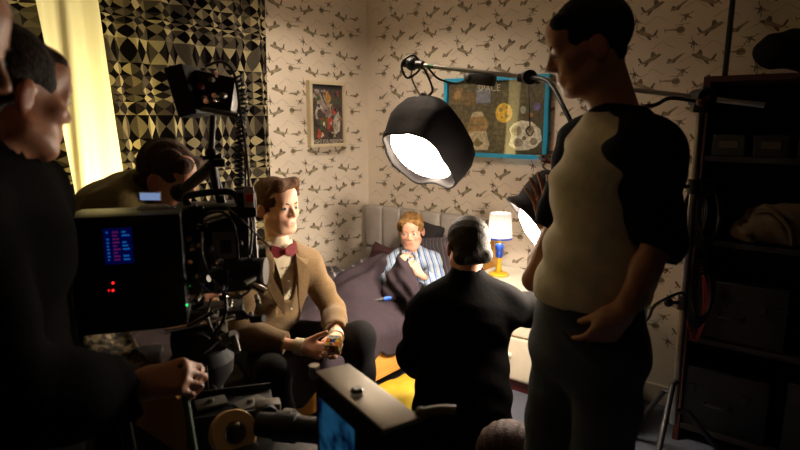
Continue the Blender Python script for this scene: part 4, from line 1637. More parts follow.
# coiled cables hung on the stand
for i, (zc, lb) in enumerate(((1.16, 'black cable coil hung high on the light stand'), (0.82, 'black cable coil hung low on the light stand'))):
    c = Vector((bB.x, bB.y, zc)) + RT * 0.06 - FH * 0.03
    mb = MB()
    for k in range(5):
        r_ = 0.05 + 0.006 * k
        mb.tube([c + (RT * math.cos(a) * r_ * 0.8 + ZU * math.sin(a) * r_ * 2.0 + FH * (0.006 * math.sin(3 * a + k) + .006 * k)) for a in [q * 2 * math.pi / 28 for q in range(29)]], 0.006, 6)
    obj('cable_coil', mb, M_cable, label=lb, cat='cable', smooth=True)
dl = P(733, 0, 2.7)
obj('dark_pole', MB().cyl(dl + ZU * 0.12, P(700, 310, 2.75), 0.012).ball(dl + ZU * 0.12, 0.016).ball(P(700, 310, 2.75), 0.016), M_grip, label='thin dark pole leaning against the equipment shelves', cat='pole', smooth=True)

# ------------------------------------------------------------------ equipment shelves at the right
M_redwood = mat('dark_red_wood', (64, 28, 20), 0.5, var=0.2, vscale=8, stretch=(8, 8, 1))
M_shelf = mat('dark_shelf_board', (26, 20, 16), 0.6, var=0.15)
sx0, sx1, sy0, sy1, sh_ = -0.64, 0.74, 2.90, 3.22, 1.74
sh = thing('equipment_shelves', 'tall dark red wooden shelves full of gear at the right edge', 'shelves', ((sx0 + sx1) / 2, (sy0 + sy1) / 2, 0))
for x in (sx0 + 0.015, sx1 - 0.015):
    obj('upright', MB().box((x, (sy0 + sy1) / 2, sh_ / 2), (0.03, sy1 - sy0, sh_), bevel=0.004), M_redwood, sh)
zsh = [0.08, 0.53, 1.00, 1.38]
for z in zsh:
    obj('shelf_board', MB().box(((sx0 + sx1) / 2, (sy0 + sy1) / 2, z), (sx1 - sx0 - 0.06, sy1 - sy0 - 0.01, 0.025), bevel=0.003), M_shelf, sh)
obj('top_board', MB().box(((sx0 + sx1) / 2, (sy0 + sy1) / 2, sh_ - 0.012), (sx1 - sx0 - 0.06, sy1 - sy0, 0.024), bevel=0.003), M_redwood, sh)
obj('back_board', MB().box(((sx0 + sx1) / 2, sy1 - 0.004, sh_ / 2), (sx1 - sx0 - 0.06, 0.008, sh_ - 0.05)), M_shelf, sh)


def case(x, z, w, h, d, m, label, dx=0.0, trim=M_grip):
    t = thing('equipment_case', label, 'case', (x, sy0 + 0.02 + d / 2, z))
    c = Vector((x, sy0 + 0.02 + d / 2 + dx, z + h / 2))
    obj('shell', MB().box(c, (w, d, h), bevel=0.012), m, t, smooth=True, auto=40)
    obj('lid_band', MB().box(c + ZU * h * 0.18, (w + 0.004, d + 0.004, 0.012)), trim, t)
    for q in (-1, 1):
        obj('latch', MB().box(c + Vector((q * w * 0.28, -d / 2 - 0.006, h * 0.16)), (0.03, 0.012, 0.035), bevel=0.003), M_grip, t)
    obj('handle', MB().tube(spline([c + Vector((-0.05, -d / 2, -h * .05)), c + Vector((-0.045, -d / 2 - 0.03, -h * .05)), c + Vector((0.045, -d / 2 - 0.03, -h * .05)), c + Vector((0.05, -d / 2, -h * .05))], 4), 0.006), M_grip, t, smooth=True)
    return t


M_c1 = mat('case_black', (14, 13, 14), 0.5)
M_c2 = mat('case_olive', (24, 21, 15), 0.6)
M_c3 = mat('case_grey', (28, 27, 26), 0.5)
for (x, k, w, h, m, lb) in ((-0.46, 0, .40, .30, M_c1, 'black equipment case on the lowest shelf beside the upright'), (0.02, 0, .44, .33, M_c3, 'grey equipment case in the middle of the lowest shelf'),
                            (0.46, 0, .36, .27, M_c2, 'olive equipment case at the right end of the lowest shelf'), (-0.44, 1, .42, .28, M_c2, 'olive equipment case on the second shelf beside the upright'),
                            (0.40, 1, .46, .32, M_c1, 'black equipment case at the right end of the second shelf'), (0.30, 2, .40, .22, M_c1, 'black equipment case on the third shelf behind the canvas bag')):
    case(x, zsh[k] + 0.0125, w, h, 0.26, m, lb)
# black device with a red lamp
dv_ = thing('charger_unit', 'black charger with a tiny red light on the second shelf', 'charger', (0.0, 3.02, zsh[1] + 0.0125))
obj('housing', MB().box((-0.02, 3.02, zsh[1] + 0.10), (0.30, 0.22, 0.175), bevel=0.01), M_grip, dv_, smooth=True, auto=40)
obj('dial', MB().cyl((-0.02 - .06, 2.905, zsh[1] + .11), (-0.02 - .06, 2.89, zsh[1] + .11), 0.025), M_steel, dv_, smooth=True, auto=40)
obj('red_light', MB().ball((0.06, 2.908, zsh[1] + .14), 0.006, 8, 6), emis('red_led', (255, 30, 20), 2.5), dv_, smooth=True)
# canvas bag slumped on the third shelf
Sb = SDF(0.01)
cb = P(770, 205, 3.02)
cb = Vector((-0.29 + 0.0, 3.0, zsh[2] + 0.012))
Sb.ell(cb + Vector((0, 0, .09)), (0.17, 0.11, 0.095), k=.03)
Sb.ell(cb + Vector((-.10, -.02, .05)), (0.10, 0.09, 0.055), k=.03)
Sb.ell(cb + Vector((.10, -.03, .06)), (0.10, 0.09, 0.06), k=.03)
Sb.cut((0, 0, cb.z), (0, 0, -1))
Sb.wrinkle(folds(.008, 55, (1, .3, .6), 2))
bgm = mat('canvas_bag_cloth', (84, 64, 38), 0.9, var=0.2, bump=.2, bscale=40)
bagt = thing('canvas_bag', 'slumped tan canvas bag lying on the third shelf', 'bag', cb)
obj('sack', Sb.build(), bgm, bagt, smooth=True)
obj('strap', MB().tube(spline([cb + Vector((-.10, -.06, .14)), cb + Vector((-.04, -.11, .16)), cb + Vector((.03, -.12, .10)), cb + Vector((.05, -.11, .02))], 6), 0.011), bgm, bagt, smooth=True)
# little crate with pale lettering board
for i in range(3):
    xx = -0.52 + 0.16 * i
    bxo = thing('parts_box', ['small parts box nearest the upright on the fourth shelf', 'small parts box second from the upright on the fourth shelf', 'small parts box third from the upright on the fourth shelf'][i], 'box', (xx, 2.98, zsh[3] + 0.0125))
    obj('tub', MB().box((xx, 2.98, zsh[3] + 0.06), (0.13, 0.14, 0.095), bevel=0.006), (M_c2, M_c1, M_c3)[i], bxo)
    obj('label_card', MB().box((xx, 2.908, zsh[3] + 0.065), (0.07, 0.004, 0.03)), mat('label_card', (80, 66, 50), 0.8), bxo)
mb = MB()
bskx, bskz = 0.12, zsh[3] + 0.0125
bk = thing('wire_basket', 'pale wire basket on the fourth shelf near the photo edge', 'basket', (bskx, 3.02, bskz))
for k in range(9):
    x = bskx - 0.13 + 0.26 * k / 8
    obj('wire', MB().cyl((x, 2.92, bskz), (x, 2.92, bskz + 0.12), 0.003, n=6), M_steel, bk)
for z in (0.004, 0.06, 0.12):
    obj('rim_wire', MB().tube([(bskx - .13, 2.92, bskz + z), (bskx + .13, 2.92, bskz + z), (bskx + .13, 3.12, bskz + z), (bskx - .13, 3.12, bskz + z), (bskx - .13, 2.92, bskz + z)], 0.004, 6), M_steel, bk)
# soft bag on top
Sb = SDF(0.012)
cb = Vector((-0.34, 3.04, sh_))
Sb.ell(cb + Vector((0, 0, .10)), (0.14, 0.10, 0.08), k=.04)
Sb.ell(cb + Vector((.12, -.02, .05)), (0.10, 0.09, 0.06), k=.04)
Sb.ell(cb + Vector((-.03, -.02, .12)), (0.06, 0.06, 0.05), k=.05)
Sb.cut((0, 0, cb.z), (0, 0, -1))
Sb.wrinkle(folds(.008, 45, (1, .3, .6), 5))
obj('soft_bag', Sb.build(), mat('black_nylon', (10, 9, 10), 0.8, spec=.2), smooth=True, label='lumpy black bag lying on top of the shelves', cat='bag')
# hanging cables and gloves at the left upright
for i, (x, z0, z1, m, lb) in enumerate(((-0.62, 1.30, 1.0, M_cable, 'looped black lead hanging from a hook inside the shelves'), (-0.58, 0.90, 0.55, M_redc, 'looped red lead hanging low inside the shelves'))):
    mb = MB()
    for k in range(3):
        mb.tube(spline([(x, 2.89, z0), (x + .03 + .01 * k, 2.885 - .004 * k, (z0 + z1) / 2), (x + .01, 2.88 - .004 * k, z1 - .01 * k), (x - .03 - .01 * k, 2.885 - .004 * k, (z0 + z1) / 2), (x, 2.89, z0)], 8), 0.005, 6)
    obj('hanging_lead', mb, m, label=lb, cat='cable', smooth=True)

# ------------------------------------------------------------------ toy bins by the wall behind the standing man
M_teal = mat('teal_plastic', (52, 118, 124), 0.35)
M_pale = mat('pale_plastic', (150, 178, 180), 0.35)
tbx, tby = -0.98, 2.84
tb = thing('toy_bin_rack', 'rack of teal and pale plastic toy bins by the wall', 'toy storage', (tbx, tby, 0))
for x in (tbx - .15, tbx + .15):
    for y in (tby - .13, tby + .13):
        obj('post', MB().cyl((x, y, 0), (x, y, 0.64), 0.012, n=10), M_pale, tb, smooth=True, auto=40)
for i, (z, m) in enumerate(((0.06, M_teal), (0.26, M_pale), (0.46, M_teal))):
    b = MB()
    w, d, h, t_ = 0.27, 0.25, 0.13, 0.008
    b.box((tbx, tby, z + t_ / 2), (w, d, t_))
    b.box((tbx, tby - d / 2, z + h * .4), (w, t_, h * .8)).box((tbx, tby + d / 2, z + h / 2), (w, t_, h))
    b.box((tbx - w / 2, tby, z + h / 2), (t_, d, h)).box((tbx + w / 2, tby, z + h / 2), (t_, d, h))
    bo = obj('bin', b, m, tb)
    obj('rim', MB().tube([(tbx - w / 2, tby - d / 2, z + h * .8), (tbx + w / 2, tby - d / 2, z + h * .8)], 0.010, 8), m, bo, smooth=True)
q = Vector((tbx - 0.06, tby - .03, 0.475))
tt = thing('toy_block', 'yellow and orange toy block in the top teal bin', 'toy', q)
obj('block', MB().box(q + ZU * .045, (.09, .09, .07), Matrix.Rotation(.5, 3, 'Z'), .006), mat('toy_yellow', (226, 176, 30), .4), tt)
obj('stud', MB().cyl(q + ZU * .08, q + ZU * .105, .026), mat('toy_orange', (210, 92, 24), .4), tt, smooth=True, auto=40)
Sb = SDF(.01)
q = Vector((tbx + .02, tby + .02, .47))
Sb.ell(q + ZU * .09, (.10, .09, .09), k=.03).ell(q + Vector((.06, -.05, .14)), (.07, .06, .05), k=.03).ell(q + Vector((-.04, .02, .17)), (.07, .06, .045), k=.03)
Sb.wrinkle(folds(.007, 60, (1, .2, .8), 2))
obj('toy_cloth', Sb.build(), mat('blue_cloth', (44, 62, 110), .9, var=.3), smooth=True, label='bundled blue cloth on top of the teal toy bin', cat='cloth')

# ------------------------------------------------------------------ people
SK_PALE = skin_mat('skin_pale', (232, 182, 150))
SK_BOY = skin_mat('skin_boy', (208, 158, 132))
SK_MID = skin_mat('skin_mid', (206, 150, 116))
SK_TAN = skin_mat('skin_tan', (188, 130, 96))
M_black_cloth = mat('black_cloth', (9, 8, 8), 0.9, var=0.2, bump=0.15, bscale=60, spec=0.03)
M_shoe = mat('shoe_leather', (28, 22, 20), 0.4)


def hair_mat(name, col, stretch=(1, 1, 1), rough=0.5):
    return mat(name, col, 0.7, var=0.35, vscale=70, bump=0.4, bscale=130, stretch=stretch, spec=0.2)


def level(v):
    v = Vector(v)
    return Vector((v.x, v.y, 0))


def below(kn, dv=(0, 0, 0), z=0.09):
    return Vector((kn.x + dv[0], kn.y + dv[1], z))


# ---- man in tweed sitting on the side of the bed
def tweed_man():
    F = Fig(head=P(277, 207, 2.60), neck=P(277, 247, 2.63), shL=P(306, 264, 2.74), shR=P(245, 266, 2.52),
            elL=P(334, 312, 2.78), wrL=P(336, 337, 2.53), elR=P(237, 334, 2.42), wrR=P(302, 347, 2.38),
            pelvis=P(262, 344, 2.80), knL=P(359, 338, 2.62), knR=P(272, 372, 2.32),
            anL=(0, 0, 0), anR=(0, 0, 0),
            Rh=rotmat(RT * 0.80 - FH * 0.60 + ZU * 0.03))
    face = (RT * 0.6 - FH * 0.8).normalized()
    F.hw = (RT * 0.55 + FH * 0.83).normalized()
    F.hipL = F.pelvis + F.hw * 0.09
    F.hipR = F.pelvis - F.hw * 0.09
    F.anL = below(F.knL, face * 0.02 + RT * 0.0)
    F.anR = below(F.knR, RT * 0.03)
    F.toeL = Vector((F.anL.x, F.anL.y, 0.04)) + (RT * .75 - FH * .65).normalized() * 0.17
    F.toeR = Vector((F.anR.x, F.anR.y, 0.04)) + (RT * .5 - FH * .85).normalized() * 0.17
    root = thing('person', 'man in a brown tweed jacket and red bow tie sitting on the bed', 'person', (F.pelvis.x, F.pelvis.y, 0))
    cube = P(334, 345, 2.335)
    S = SDF(0.0055)
    F.skin(S, 1.03, jaw=0.95, neck_r=.045)
    # hands folded round a small cube
    fR = (P(330, 352, 2.35) - F.wrR).normalized()
    hand_prims(S, F.wrR, fR, (cube - P(318, 350, 2.42)), ZU * 1 - FH * .3, curl=(0.45, 0.75, 0.5), s=0.98, thumb=(0.55, 0.6))
    fL = (P(338, 357, 2.40) - F.wrL).normalized()
    hand_prims(S, F.wrL, fL, (-RT * 0.8 - FH * .5 - ZU * .1), (-FH * .6 + ZU * .6), curl=(0.5, 0.9, 0.6), s=0.96, thumb=(0.5, 0.7))
    body_obj(F, S, SK_PALE, root)
    hm = hair_mat('chestnut_hair', (82, 52, 24), (1, 1, 1))
    hp = [('e', (0, -0.022, 0.042), (0.087, 0.104, 0.090)),
          ('c', (-0.055, 0.055, 0.105), (0.05, 0.078, 0.100), 0.024, 0.028), ('c', (0.05, 0.078, 0.100), (0.078, 0.045, 0.062), 0.028, 0.016),
          ('c', (-0.055, 0.055, 0.105), (-0.08, 0.04, 0.05), 0.022, 0.014), ('c', (-0.02, 0.085, 0.105), (0.055, 0.09, 0.085), 0.02, 0.012),
          ('c', (0.074, 0.016, 0.03), (0.073, 0.020, -0.022), 0.011, 0.006), ('c', (-0.074, 0.016, 0.03), (-0.073, 0.020, -0.022), 0.011, 0.006),
          ('c', (-0.03, -0.085, -0.03), (0.03, -0.085, -0.03), 0.03, 0.03),
          ('s', (0, 0.098, -0.045), (0.072, 0.075, 0.092)), ('s', (0, 0.01, -0.14), (0.11, 0.085, 0.095)),
          ('s', (0.095, 0.045, -0.010), (0.03, 0.04, 0.050)), ('s', (-0.095, 0.045, -0.010), (0.03, 0.04, 0.050))]
    hair_obj(F, hp, hm, root, 0.0045, 0.002, 240, dirv=(0.35, 0.5, 0.8))
    eyes(root, F.head, F.Rh, F.head_s, (70, 76, 60), brow_mat=hm, look=(0.25, 1, 0.02))
    # shirt
    S = SDF(0.009)
    F.torso(S, 0.004, 0.03)
    S.cap(F.neck - F.axis * 0.02, F.neck + F.axis * 0.012, 0.062, 0.060, k=.01)
    S.cut(F.pelvis - ZU * .02, -ZU)
    M_shirt = mat('cream_shirt', (226, 210, 178), 0.8, var=0.05, vscale=30, bump=.1)
    so_ = obj('shirt', S.build(), M_shirt, root, smooth=True)
    nf = (RT * .55 - FH * .8).normalized()
    sidev = (RT * .8 + FH * .55).normalized()
    cpt = F.neck + nf * 0.052 + ZU * 0.005
    for q in (-1, 1):
        mbc = MB()
        a = cpt + sidev * q * 0.004 + ZU * 0.012 + nf * 0.012
        mbc.add([a, a + sidev * q * 0.055 + ZU * 0.022 - nf * 0.03, a + sidev * q * 0.052 - ZU * 0.018 - nf * 0.012, a + sidev * q * 0.028 - ZU * 0.040 + nf * 0.008,
                 a - nf * .008, a + sidev * q * 0.055 + ZU * 0.022 - nf * 0.038, a + sidev * q * 0.052 - ZU * 0.018 - nf * 0.02, a + sidev * q * 0.028 - ZU * 0.040],
                [(0, 1, 2, 3), (7, 6, 5, 4), (0, 4, 5, 1), (1, 5, 6, 2), (2, 6, 7, 3), (3, 7, 4, 0)])
        obj('collar_point', mbc, M_shirt, so_)
    for k in range(4):
        bp2 = F.neck + nf * (0.098 + .012 * k) - ZU * (0.075 + 0.06 * k) + sidev * .0
        obj('button', MB().ball(bp2, 0.005, 8, 6), M_white, so_, smooth=True)
    # bow tie
    bt = cpt + nf * 0.030 - ZU * 0.010
    M_bow = mat('maroon_bow_tie', (128, 30, 36), 0.7, var=.2, vscale=60)
    bow = thing_part = obj('bow_tie', MB().box(bt + nf * .008, (0.016, 0.018, 0.020), frame(sidev), .004), M_bow, root, smooth=True)
    for q in (-1, 1):
        mb = MB()
        Rb_ = frame(sidev * q)
        pts = [(0.004, .012), (0.032, .026), (0.060, .033), (0.063, 0.0), (0.060, -.033), (0.032, -.026), (0.004, -.012)]
        vv = [bt + Rb_ @ Vector((x, 0, z)) + nf * (0.010 - x * .22) for x, z in pts] + [bt + Rb_ @ Vector((x, 0, z)) - nf * (0.002 + x * .22) for x, z in pts]
        n = len(pts)
        ff = [tuple(range(n)), tuple(range(2 * n - 1, n - 1, -1))] + [(i, n + i, n + (i + 1) % n, (i + 1) % n) for i in range(n)]
        mb.add(vv, ff)
        obj('bow_wing', mb, M_bow, bow)
    # tweed jacket, open at the front
    M_tweed = mat('tweed_cloth', (114, 88, 50), 0.9, var=0.28, vscale=170, bump=0.35, bscale=240, sheen=0.2)
    S = SDF(0.007)
    F.torso(S, 0.018, 0.045)
    F.arms(S, 0.008, 0.03, rr=(0.055, 0.048, 0.038))
    S.cap(F.neck - nf * 0.03 - F.axis * .01, F.neck - nf * 0.045 + ZU * .015, 0.052, 0.045, k=.03)
    S.ecap(F.pelvis - ZU * .06, F.pelvis + ZU * .1, .20, .155, .18, .13, F.hw, .05)
    ctr = F.neck + nf * 0.12 - ZU * .02
    # opening: wedge from collar to waist
    for (dz, wv) in ((0.03, .060), (-.04, .058), (-.10, .048), (-.16, .040), (-.22, .034), (-.29, .034), (-.36, .05), (-.44, .08)):
        S.obox(F.neck + nf * (0.13 if dz > -.3 else .17) + ZU * dz, (wv * 2, .17, .075), frame(sidev, F.axis), mode='s', k=.012)
    S.cap(F.neck - ZU * .02 + nf * .02, F.head + ZU * .02 + nf * .04, 0.062, 0.09, k=.01, mode='s')
    for q in 'LR':
        wr, el = getattr(F, 'wr' + q), getattr(F, 'el' + q)
        S.cut(wr - (wr - el).normalized() * 0.035, (wr - el)) if False else None
    S.cut(F.pelvis - ZU * .10, -ZU)
    for q in 'LR':
        wr, el = getattr(F, 'wr' + q), getattr(F, 'el' + q)
        dv = (wr - el).normalized()
        S.cap(wr - dv * .012, wr + dv * .10, .07, .09, k=.004, mode='s')
        S.cap(wr - dv * .03, wr, .034, k=.003, mode='s')
    S.wrinkle(folds(0.005, 42, (0.3, 0.2, 1), 0.7))
    jk = obj('jacket', S.build(), M_tweed, root, smooth=True)
    # lapels
    for q in (-1, 1):
        mb = MB()
        L_ = [(0.052, 0.02, .05), (0.105, -.03, .062), (0.115, -.065, .085), (0.095, -.075, .10), (0.112, -.10, .105), (0.078, -.20, .135), (0.036, -.275, .15), (0.034, -.2, .142), (0.042, -.11, .128), (0.052, -.03, .09)]
        fr_ = [F.neck + sidev * q * a + ZU * b + nf * c for a, b, c in L_]
        bk_ = [v - nf * .012 for v in fr_]
        n = len(L_)
        mb.add(fr_ + bk_, [tuple(range(n)), tuple(range(2 * n - 1, n - 1, -1))] + [(i, n + i, n + (i + 1) % n, (i + 1) % n) for i in range(n)])
        obj('lapel', mb, M_tweed, jk)
    for q in 'LR':
        wr, el = getattr(F, 'wr' + q), getattr(F, 'el' + q)
        dv = (wr - el).normalized()
        obj('shirt_cuff', MB().lathe(wr - dv * .03, dv, [(0, .034), (.038, .036), (.038, .031), (0, .030), (0, .034)], 20), M_shirt, root, smooth=True, auto=40)
    # trousers
    M_trs = mat('charcoal_trousers', (20, 18, 18), 0.9, var=.2, bump=.15, bscale=80, spec=.2)
    S = SDF(0.010)
    S.ecap(F.pelvis - F.hw * .0, F.pelvis + ZU * .1, .17, .125, .15, .11, F.hw, .04)
    F.legs(S, 0.010, 0.04, oa=.028)
    S.cut((0, 0, .075), -ZU)
    S.wrinkle(folds(0.006, 38, (0.8, -.2, .6), 2.7))
    obj('trousers', S.build(), M_trs, root, smooth=True)
    F.feet(root, M_shoe)
    # the cube
    Rc = Matrix.Rotation(.5, 3, 'Z') @ Matrix.Rotation(.5, 3, 'X')
    ct = thing('puzzle_cube', 'small colourful puzzle cube held between the hands of the tweed man', 'puzzle', cube)
    obj('core', MB().box(cube, (.054, .054, .054), Rc, .004), M_grip, ct)
    cols = [(200, 40, 30), (240, 236, 225), (30, 140, 70), (235, 190, 30), (30, 80, 170), (225, 110, 30)]
    k = 0
    for ax_ in range(3):
        for sg in (-1, 1):
            for i in (-1, 0, 1):
                for j in (-1, 0, 1):
                    v = [0, 0, 0]
                    v[ax_] = sg * .0272
                    v[(ax_ + 1) % 3] = i * .018
                    v[(ax_ + 2) % 3] = j * .018
                    sz = [.0155] * 3
                    sz[ax_] = .002
                    c = cols[(i * 5 + j * 3 + ax_ * 2 + sg + 11 + (i * j)) % 6]
                    obj('tile', MB().box(cube + Rc @ Vector(v), sz, Rc), mat('cube_tile_%d_%d' % (c[0], c[1]), c, .35, var=.02), ct)


tweed_man()


# ---- boy in bed
def boy():
    F = Fig(head=P(411, 231, 3.50), neck=P(413, 252, 3.52), shL=P(432, 262, 3.53), shR=P(394, 264, 3.52),
            elL=P(439, 287, 3.36), wrL=P(420, 274, 3.26), elR=P(385, 284, 3.40), wrR=P(399, 268, 3.26),
            pelvis=Vector((-2.27, 2.78, 0.50)), knL=Vector((-2.17, 2.40, .58)), knR=Vector((-2.33, 2.38, .57)),
            anL=Vector((-2.18, 2.12, .48)), anR=Vector((-2.34, 2.10, .48)), sc=0.66,
            Rh=rotmat(-FH * 0.98 - RT * 0.12 - ZU * 0.06, tilt=0.03))
    F.toeL, F.toeR = F.anL + Vector((0, -.06, .01)), F.anR + Vector((0, -.06, .01))
    root = thing('person', 'fair haired boy in striped pyjamas sitting up in bed', 'person', (F.pelvis.x, F.pelvis.y, .46))
    S = SDF(0.005)
    F.skin(S, 0.90, child=True, neck_r=.040, jaw=.86)
    hand_prims(S, F.wrL, (-RT * .55 + ZU * .85 - FH * .1), (-RT * .5 - ZU * .2 + FH * .6), (-RT + FH * .2), curl=(.7, 1.0, .7), s=.72, thumb=(.5, .7))
    hand_prims(S, F.wrR, (RT * .3 + ZU * .9 - FH * .1), (RT * .5 + FH * .6), (RT + FH * .2), curl=(.7, 1.0, .7), s=.72, thumb=(.5, .7))
    body_obj(F, S, SK_BOY, root)
    hm = hair_mat('ginger_blond_hair', (122, 90, 50))
    hp = [('e', (0, -0.018, 0.042), (0.086, 0.104, 0.088)), ('c', (-0.05, 0.068, 0.075), (0.05, 0.070, 0.078), 0.024, 0.022),
          ('c', (0.075, 0.03, 0.05), (0.078, 0.02, -.005), .016, .01), ('c', (-0.075, 0.03, 0.05), (-0.078, 0.02, -.005), .016, .01),
          ('s', (0, 0.098, -0.050), (0.074, 0.062, 0.098)), ('s', (0, 0.02, -0.135), (0.11, 0.10, 0.09)),
          ('s', (0.095, 0.03, -0.03), (0.03, 0.05, 0.04)), ('s', (-0.095, 0.03, -0.03), (0.03, 0.05, 0.04))]
    hair_obj(F, hp, hm, root, 0.0045, 0.002, 300, dirv=(1, 0.2, 0.2))
    eyes(root, F.head, F.Rh, F.head_s, (60, 70, 84), brow_mat=mat('ginger_brow', (170, 112, 62)), look=(0.1, 1, 0.0))
    M_pj = stripe_mat('pyjama_cloth', (158, 166, 176), (56, 84, 146), (98, 134, 166), RT * .9 + ZU * .25, 0.034)
    S = SDF(0.007)
    F.torso(S, 0.020, 0.03)
    F.arms(S, 0.013, 0.025, rr=(0.058, 0.05, 0.04))
    S.cap(F.neck - ZU * .01, F.neck + ZU * .015, .05, .046, k=.012)
    S.cap(F.neck - FH * .06 - ZU * .0, F.head - FH * .03, 0.035, 0.05, k=.006, mode='s')
    for q in 'LR':
        wr, el = getattr(F, 'wr' + q), getattr(F, 'el' + q)
        dv = (wr - el).normalized()
        S.cap(wr - dv * .0, wr + dv * .09, .05, .08, k=.004, mode='s')
    S.wrinkle(folds(0.004, 60, (0.4, 0.2, 1), 1.7))
    pj = obj('pyjama_top', S.build(), M_pj, root, smooth=True)
    for q in (-1, 1):
        a = F.neck - FH * .048 + ZU * .004
        mb = MB().add([a, a + RT * q * .055 + ZU * .018 + FH * .03, a + RT * q * .058 - ZU * .022 + FH * .012, a + RT * q * .024 - ZU * .045 - FH * .012,
                       a + FH * .008, a + RT * q * .055 + ZU * .018 + FH * .038, a + RT * q * .058 - ZU * .022 + FH * .02, a + RT * q * .024 - ZU * .045 - FH * .004],
                      [(0, 1, 2, 3), (7, 6, 5, 4), (0, 4, 5, 1), (1, 5, 6, 2), (2, 6, 7, 3), (3, 7, 4, 0)])
        obj('collar_point', mb, M_pj, pj)
    S = SDF(0.012)
    F.legs(S, 0.004, 0.03)
    obj('pyjama_trousers', S.build(), M_pj, root, smooth=True)
    # corner of the duvet bunched up in his fists
    S = SDF(0.007)
    c = P(404, 268, 3.24)
    S.chain([P(404, 256, 3.27), P(404, 267, 3.25), P(403, 280, 3.24), P(402, 290, 3.26)], [.024, .034, .046, .05], k=.04)
    S.chain([P(408, 272, 3.25), P(411, 288, 3.22), P(416, 306, 3.18)], [.02, .035, .04], k=.04)
    S.chain([P(399, 262, 3.27), P(395, 278, 3.28), P(390, 292, 3.28)], [.02, .04, .05], k=.04)
    S.wrinkle(folds(0.008, 60, RT * .8 + ZU * .5, 2.2))
    obj('gathered_cover', S.build(), M_duvet, smooth=True, label='bunched edge of the mauve cover clutched under the chin of the boy', cat='cover')
    t = P(401, 254, 3.26)
    tv = thing('toy_figure', 'tiny dark toy figure peeping over the clutched cover', 'toy', t)
    obj('torso', MB().ball(t, (.010, .010, .018)), mat('dark_toy', (30, 26, 30), .4), tv, smooth=True)
    obj('head', MB().ball(t + ZU * .022, .009), MATS['dark_toy'], tv, smooth=True)


boy()


# ---- man in black kneeling with his back to us
def kneeling_man():
    F = Fig(head=P(467, 246, 2.42), neck=P(467, 284, 2.40), shL=P(429, 313, 2.40), shR=P(503, 306, 2.42),
            elL=P(414, 356, 2.48), wrL=P(427, 367, 2.70), elR=P(552, 314, 2.60), wrR=P(578, 300, 2.78),
            pelvis=P(462, 418, 2.38), knL=(0, 0, 0), knR=(0, 0, 0), anL=(0, 0, 0), anR=(0, 0, 0),
            Rh=rotmat(FH * 0.93 - RT * 0.20 - ZU * .10))
    F.hipL, F.hipR = F.pelvis - RT * .09, F.pelvis + RT * .09
    for q, s_ in (('L', -1), ('R', 1)):
        hip = getattr(F, 'hip' + q)
        kn = level(hip + FH * 0.36 + RT * s_ * .07)
        kn.z = 0.075
        an = level(hip - FH * 0.06 + RT * s_ * .02)
        an.z = 0.07
        setattr(F, 'kn' + q, kn)
        setattr(F, 'an' + q, an)
        setattr(F, 'toe' + q, an - FH * .14 - ZU * .03)
    root = thing('person', 'man in black kneeling beside the bed with his back turned', 'person', (F.pelvis.x, F.pelvis.y, 0))
    S = SDF(0.0065)
    F.skin(S, 1.03)
    hand_prims(S, F.wrL, (FH * .8 - ZU * .5), (RT), (FH + ZU), curl=(.3, .5, .4))
    hand_prims(S, F.wrR, (RT * .8 + FH * .4), (-ZU), (FH), curl=(.3, .5, .4))
    body_obj(F, S, SK_MID, root)
    hm = hair_mat('short_grey_brown_hair', (44, 37, 29))
    hp = [('e', (0, -0.022, 0.036), (0.083, 0.103, 0.090)), ('c', (-.045, -.07, -.03), (.045, -.07, -.03), .036, .036),
          ('s', (0, 0.085, -0.045), (0.075, 0.075, 0.098)), ('s', (0.095, 0.022, -0.016), (0.03, 0.05, 0.045)), ('s', (-0.095, 0.022, -0.016), (0.03, 0.05, 0.045))]
    hair_obj(F, hp, hm, root, 0.005, 0.0012, 190, dirv=(.5, .6, .7))
    eyes(root, F.head, F.Rh, F.head_s)
    S = SDF(0.008)
    F.torso(S, 0.030, 0.05)
    F.arms(S, 0.018, 0.035, rr=(0.06, 0.052, 0.04))
    S.cap(F.neck - FH * .0 - ZU * .01, F.neck + ZU * .045, .066, .068, k=.02)
    S.cap(F.neck + ZU * .07, F.neck + ZU * .12, .058, k=.004, mode='s')
    S.ecap(F.pelvis - ZU * .02, F.pelvis + ZU * .12, .20, .15, .19, .135, RT, .05)
    for q in 'LR':
        wr, el = getattr(F, 'wr' + q), getattr(F, 'el' + q)
        dv = (wr - el).normalized()
        S.cap(wr + dv * .0, wr + dv * .1, .055, .085, k=.004, mode='s')
    S.cut(F.pelvis - ZU * .07, -ZU)
    S.wrinkle(folds(0.006, 36, (0.3, 0.2, 1), 4.7))
    jo = obj('pullover', S.build(), M_black_cloth, root, smooth=True)
    S = SDF(0.011)
    S.ecap(F.pelvis - ZU * .04, F.pelvis + ZU * .08, .17, .13, .16, .12, RT, .04)
    F.legs(S, 0.016, 0.04, oa=.02)
    S.cut((0, 0, .006), -ZU)
    obj('trousers', S.build(), mat('black_denim', (13, 13, 16), .9, var=.2, spec=.1), root, smooth=True)
    F.feet(root, M_shoe)


kneeling_man()


